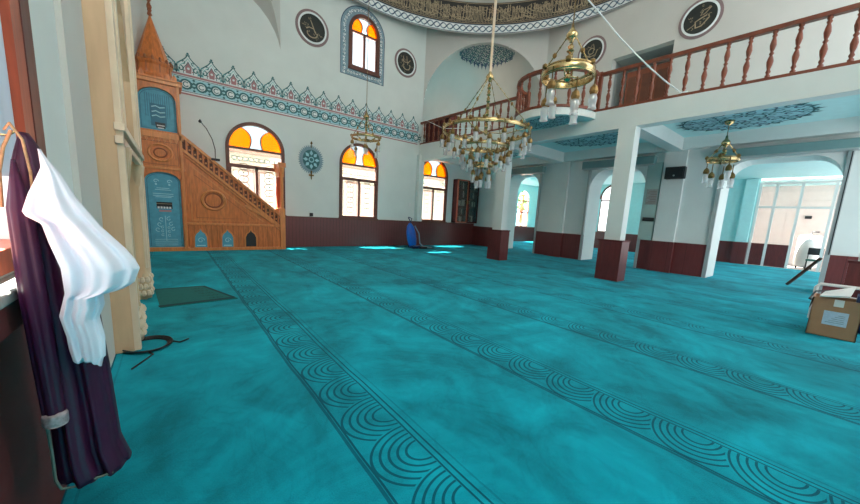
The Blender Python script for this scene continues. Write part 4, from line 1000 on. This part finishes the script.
t = thing('white_pipe_frame', 'white pipe frame standing behind the cardboard box at the right edge', 'pipe frame', (9.8, .1, 0))
q = MB(); q.tube([(9.6, .28, .0), (9.6, .28, .62), (9.62, .24, .68), (9.7, -.9, .68)], .03, M['enamel'], 8); q.build('front_pipe', t)
q = MB(); q.tube([(9.6, .28, .35), (9.7, -.9, .35)], .022, M['enamel'], 8); q.build('cross_pipe', t)
q = MB(); q.tube([(9.66, -.45, .02), (9.66, -.45, .66)], .022, M['enamel'], 8); q.build('upright', t)
q = MB(); q.box(8.9, 9.3, -.7, -.1, 0, .5, M['bluedark']); q.box(8.88, 9.32, -.72, -.08, .5, .54, M['enamel']); tag(q.build('blue_crate', bevel=.01), 'dark blue crate with white lid beside the cardboard box at the frame edge', 'crate')

# ------------------------------------------------------------------ vacuum cleaner, prayer rug, coiled cable
t = thing('vacuum_cleaner', 'bright blue upright vacuum cleaner standing on the carpet by the back wall', 'vacuum cleaner', (8.75, 12.7, 0))
vx, vy = 8.85, 12.75
q = MB(); vs = []
rows = [(0.05, .16), (.2, .22), (.45, .25), (.75, .24), (1.0, .18), (1.15, .08)]
q.lathe([(0, .05)]+[(r, z) for z, r in rows]+[(0, 1.18)], (0, 0, 0), M['blue'], 16, sx=1, sy=.6)
q.v = [(vx+x_-.18*z_, vy+y_, z_) for x_, y_, z_ in q.v]; q.build('dust_bag', t)
q = MB(); q.tube([(vx+.20, vy, .08), (vx+.05, vy, .7), (vx-.2, vy, 1.25), (vx-.32, vy, 1.42)], .025, M['bluedark'], 8); q.tube([(vx-.18, vy, 1.18), (vx-.12, vy, 1.38), (vx-.30, vy, 1.44)], .02, M['bluedark'], 8); q.build('handle', t)
q = MB(); q.box(vx-.16, vx+.30, vy-.2, vy+.2, .02, .14, M['bluedark']); q.build('motor_base', t, bevel=.03)
q = MB(); q.box(vx+.26, vx+.62, vy-.32, vy-.06, .01, .08, M['blkm']); q.build('floor_nozzle', t, bevel=.02)
q = MB(); q.tube([(vx+.0, vy-.1, 1.05), (vx+.22, vy-.15, .7), (vx+.26, vy-.2, .25), (vx+.45, vy-.22, .1), (vx+.9, vy-.3, .03)], .03, M['blueg'], 8); q.build('hose', t)
q = MB(); q.tube([(vx-.2, vy-.28, .012), (vx+.1, vy-.36, .012), (vx+.5, vy-.42, .012), (vx+.95, vy-.4, .012)], .02, M['blkm'], 6); q.build('power_cord', t)

t = thing('prayer_rug', 'dark green-teal prayer rug lying before the marble niche', 'rug', (.1, 6.9, 0))
q = MB(); RU = [(-.30, 7.45), (.42, 7.45), (.80, 6.22), (-.20, 6.10)]
q.prism(RU, lambda u, v, w: (u, v, w), 0, .012, M['rug']); q.build('pile', t)
q = MB(); mpf = lambda u, v, w: (u, v, .0125+w)
q.stroke([(-.22, 6.16), (.76, 6.28)], .11, mpf, .001, M['rugdk']); q.stroke([(-.28, 7.40), (.40, 7.40)], .05, mpf, .001, M['rugdk']); q.stroke([(.40, 7.40), (.76, 6.28)], .05, mpf, .001, M['rugdk'])
for k in range(5):
    for j in range(3): q.stroke(spiral((.30+k*.05+j*.06-.06, 7.2-k*.2), .05, k+j, 1, 8), .012, mpf, .002, M['rugdk'])
q.build('border', t)
q = MB()
for k in range(4): q.tube([(-.27+(.17+.012*k)*math.cos(2*PI*j/28), 4.50+(.20+.012*k)*math.sin(2*PI*j/28), .012+.006*k) for j in range(29)], .008, M['blkm'], 6)
q.tube([(-.10, 4.55, .015), (.0, 4.45, .01), (.08, 4.52, .01)], .008, M['blkm'], 6); q.tube([(-.27, 4.3, .02), (-.22, 4.2, .012), (-.36, 3.9, .012)], .008, M['blkm'], 6)
tag(q.build('coiled_cable'), 'loose black cable coiled on the carpet at the foot of the marble niche', 'cable')

# ------------------------------------------------------------------ left window with open sash
f = MB()
f.box(WL-.10, WL+.02, -.34, -.24, 1.2, 4.25, M['redframe'])
f.box(WL-.06, WL+.008, 2.592, 2.74, 1.16, 4.25, M['redframe']); f.box(WL-.0, WL+.012, 2.74, 2.83, 1.16, 4.25, M['darkframe']); f.box(WL-.0, WL+.006, 2.83, 2.93, 1.16, 4.25, M['frame'])
f.box(WL-.25, WL+.01, -.3, 2.6, 1.22, 1.32, M['redframe']); f.box(WL-.25, WL+.01, -.3, 2.6, 4.15, 4.25, M['redframe'])
f.box(WL-.24, WL-.18, 1.1, 1.2, 1.3, 4.2, M['redframe'])
fo = struct(f.build('window_6', bevel=.005))
q = MB(); q.box(WL-.22, WL-.212, 1.2, 2.58, 1.3, 4.15, M['skyglass']); q.build('pane', fo)
q = MB(); q.box(WL-.22, WL-.212, -.25, 1.1, 1.3, 4.15, M['skyglass']); q.build('pane', fo)
q = MB(); q.box(WL, WL+.10, 1.2, 2.30, 1.17, 1.21, M['greypaper']); q.box(WL+.03, WL+.09, 1.2, 2.28, 1.06, 1.17, M['darkred']); struct(q.build('trim_30', bevel=.006))
q = MB(); n_ = 60; vs = []
for z_ in (1.62, 4.1):
    for k in range(n_+1): vs.append((WL-.022+.008*math.sin(k*.8), 1.62+.97*k/n_, z_))
q.add(vs, [(k, k+1, n_+2+k, n_+1+k) for k in range(n_)], M['sheer'], True)
tag(q.build('sheer_curtain'), 'white sheer curtain gathered at the side of the left window', 'curtain')
t = thing('coat_hook', 'small brass hook on the left window frame holding the robes', 'hook', (WL+.04, 1.84, 1.78))
q = MB(); q.tube([(WL-.02, 1.86, 1.745), (WL+.12, 1.86, 1.745), (WL+.14, 1.86, 1.765)], .004, M['brass'], 8); q.build('arm', t)
q = MB(); q.box(WL-.01, WL+.002, 1.81, 1.87, 1.70, 1.80, M['brass']); q.build('plate', t)


# ------------------------------------------------------------------ robes
def interp(tab, z):
    tab = sorted(tab)
    if z <= tab[0][0]: return tab[0][1]
    for (z0, a), (z1, c) in zip(tab, tab[1:]):
        if z <= z1: return a+(c-a)*(z-z0)/(z1-z0)
    return tab[-1][1]
def drape(left, right, yc, depth, nf, amp, m, z0, z1, seed, nz=60, na=72, slant=0, hem=None):
    q = MB(); vs = []
    for i in range(nz+1):
        f_ = i/nz; z = z0+(z1-z0)*f_
        xl, xr = interp(left, z), interp(right, z); cx_, hw = (xl+xr)/2, max((xr-xl)/2, .004); d = interp(depth, z)
        for k in range(na):
            a = 2*PI*k/na
            ff = 1+amp*(math.sin(nf*a+seed+1.4*z)+.5*math.sin((nf*2+1)*a-seed*2+2.2*z))*min(1, (z1-z)/.25)
            x_ = cx_+hw*math.cos(a)*(.93+.07*ff); y_ = yc+slant*(x_-cx_)+d*math.sin(a)*ff
            zz = z+(hem(x_) if hem and i == 0 else 0)*1.0
            vs.append((x_, y_, zz))
    fs = [(i*na+k, i*na+(k+1) % na, (i+1)*na+(k+1) % na, (i+1)*na+k) for i in range(nz) for k in range(na)]
    fs += [tuple(range(nz*na, nz*na+na))]
    q.add(vs, fs, m, True); return q
t = thing('purple_robe', 'dark purple satin robe with gold braid hanging from the left window', 'robe', (-.40, 1.86, .4))
Lp = [(.40, -.425), (.68, -.425), (.76, -.425), (1.0, -.435), (1.22, -.44), (1.39, -.44), (1.56, -.445), (1.68, -.435), (1.76, -.415)]
Rp = [(.38, -.20), (.50, -.23), (.86, -.245), (1.34, -.27), (1.60, -.33), (1.70, -.36), (1.765, -.39)]
q = drape(Lp, Rp, 1.90, [(.38, .12), (.9, .11), (1.4, .10), (1.65, .07), (1.76, .02)], 7, .17, M['purple'], .39, 1.765, 1.0)
o = q.build('body', t); so_ = o.modifiers.new('solid', 'SOLIDIFY'); so_.thickness = .004
q = drape([(.70, -.418), (1.2, -.435), (1.5, -.435), (1.66, -.41)], [(.70, -.355), (1.2, -.365), (1.5, -.375), (1.66, -.40)], 1.77, [(.7, .03), (1.2, .035), (1.5, .03), (1.66, .01)], 5, .15, M['purple'], .70, 1.66, 2.2, na=40); q.build('sleeve', t)
q = MB(); q.lathe([(.032, 0), (.035, .01), (.035, .04), (.032, .05)], (-.385, 1.76, .69), M['cuff'], 20, sx=1, sy=.95); q.build('cuff', t)
q = MB()
q.tube([(-.43, 1.83, 1.76), (-.41, 1.80, 1.78), (-.385, 1.795, 1.73), (-.375, 1.79, 1.62), (-.375, 1.78, 1.5), (-.39, 1.77, 1.35), (-.395, 1.775, 1.2)], .004, M['trim'], 6)
q.tube([(-.415, 1.83, 1.76), (-.435, 1.82, 1.70), (-.445, 1.80, 1.62), (-.448, 1.79, 1.5)], .005, M['trim'], 6); q.build('gold_braid', t)
q = MB(); q.tube([(-.41, 1.77, .68), (-.405, 1.76, .58), (-.405, 1.76, .46), (-.395, 1.77, .41), (-.36, 1.78, .395), (-.31, 1.785, .40), (-.25, 1.79, .40)], .005, M['lining'], 6); q.build('hem_piping', t)
q = MB()
for k, (x_, z_) in enumerate(((-.395, 1.44), (-.40, 1.36), (-.40, 1.28))): q.lathe([(0, -.012), (.014, 0), (0, .012)], (x_, 1.775, z_), M['trim'], 8)
q.build('buttons', t)
Lw = [(.925, -.30), (.935, -.318), (.99, -.325), (1.04, -.327), (1.12, -.338), (1.20, -.318), (1.295, -.320), (1.383, -.34), (1.45, -.352), (1.475, -.385), (1.49, -.392), (1.55, -.375), (1.60, -.355), (1.64, -.34), (1.70, -.342)]
Rw = [(.92, -.25), (.94, -.232), (1.02, -.228), (1.10, -.238), (1.148, -.220), (1.188, -.222), (1.20, -.17), (1.225, -.132), (1.283, -.112), (1.32, -.125), (1.362, -.15), (1.444, -.21), (1.547, -.266), (1.62, -.295), (1.68, -.328), (1.70, -.336)]
q = drape(Lw, Rw, 1.74, [(.92, .03), (1.15, .06), (1.3, .08), (1.5, .06), (1.62, .03), (1.70, .01)], 5, .26, M['cotton'], .925, 1.70, .4, nz=100, na=110, hem=lambda x_: .03*math.sin(x_*60))
t = thing('white_robe', 'white cotton robe draped over the purple one, its corner flaring to the right', 'robe', (-.30, 1.74, .88))
q.build('body', t)

# ------------------------------------------------------------------ outside
t = thing('neighbouring_house', 'pale cream house seen through the back windows', 'house', (5, 20, 0))
q = MB(); q.box(-14, 24, 20, 21, -.2, 4.2, M['facade']); q.build('wall', t)
for x_ in (-5, -1.5, 1.2, 3.0, 5.5, 8.6, 11.2, 14.4, 17):
    q = MB(); q.box(x_, x_+1.0, 19.95, 20, .8, 3.4, M['facadewin']); q.build('window', t)
q = MB(); q.box(-14.3, 24.3, 19.8, 21.2, 4.2, 4.35, M['facadewin']); q.build('roof', t)
q = MB(); q.box(-12, 40, 14.8, 40, -.3, -.15, M['facade']); struct(q.build('ground'))
t = thing('leafy_tree', 'leafy green tree outside the far annex window', 'tree', (27, 20.5, 0))
q = MB(); q.tube([(27, 20.5, -.2), (27, 20.5, 3)], .15, M['wooddk']); q.build('trunk', t)
q = MB()
for k in range(260):
    a, e, r_ = rnd.uniform(0, 6.28), rnd.uniform(-1.5, 1.5), rnd.uniform(.6, 1.5)
    c = Vector((27+r_*math.cos(a)*math.cos(e), 20.5+r_*math.sin(a)*math.cos(e), 4+r_*math.sin(e))); d1 = Vector((rnd.uniform(-1, 1), rnd.uniform(-1, 1), rnd.uniform(-1, 1)))*.25; d2 = d1.orthogonal()
    q.add([c-d1, c+d2*.5, c+d1, c-d2*.5], [(0, 1, 2, 3)], M['leaf'])
q.build('crown', t)
for o in bpy.data.objects:
    if '_o' in o: del o['_o']
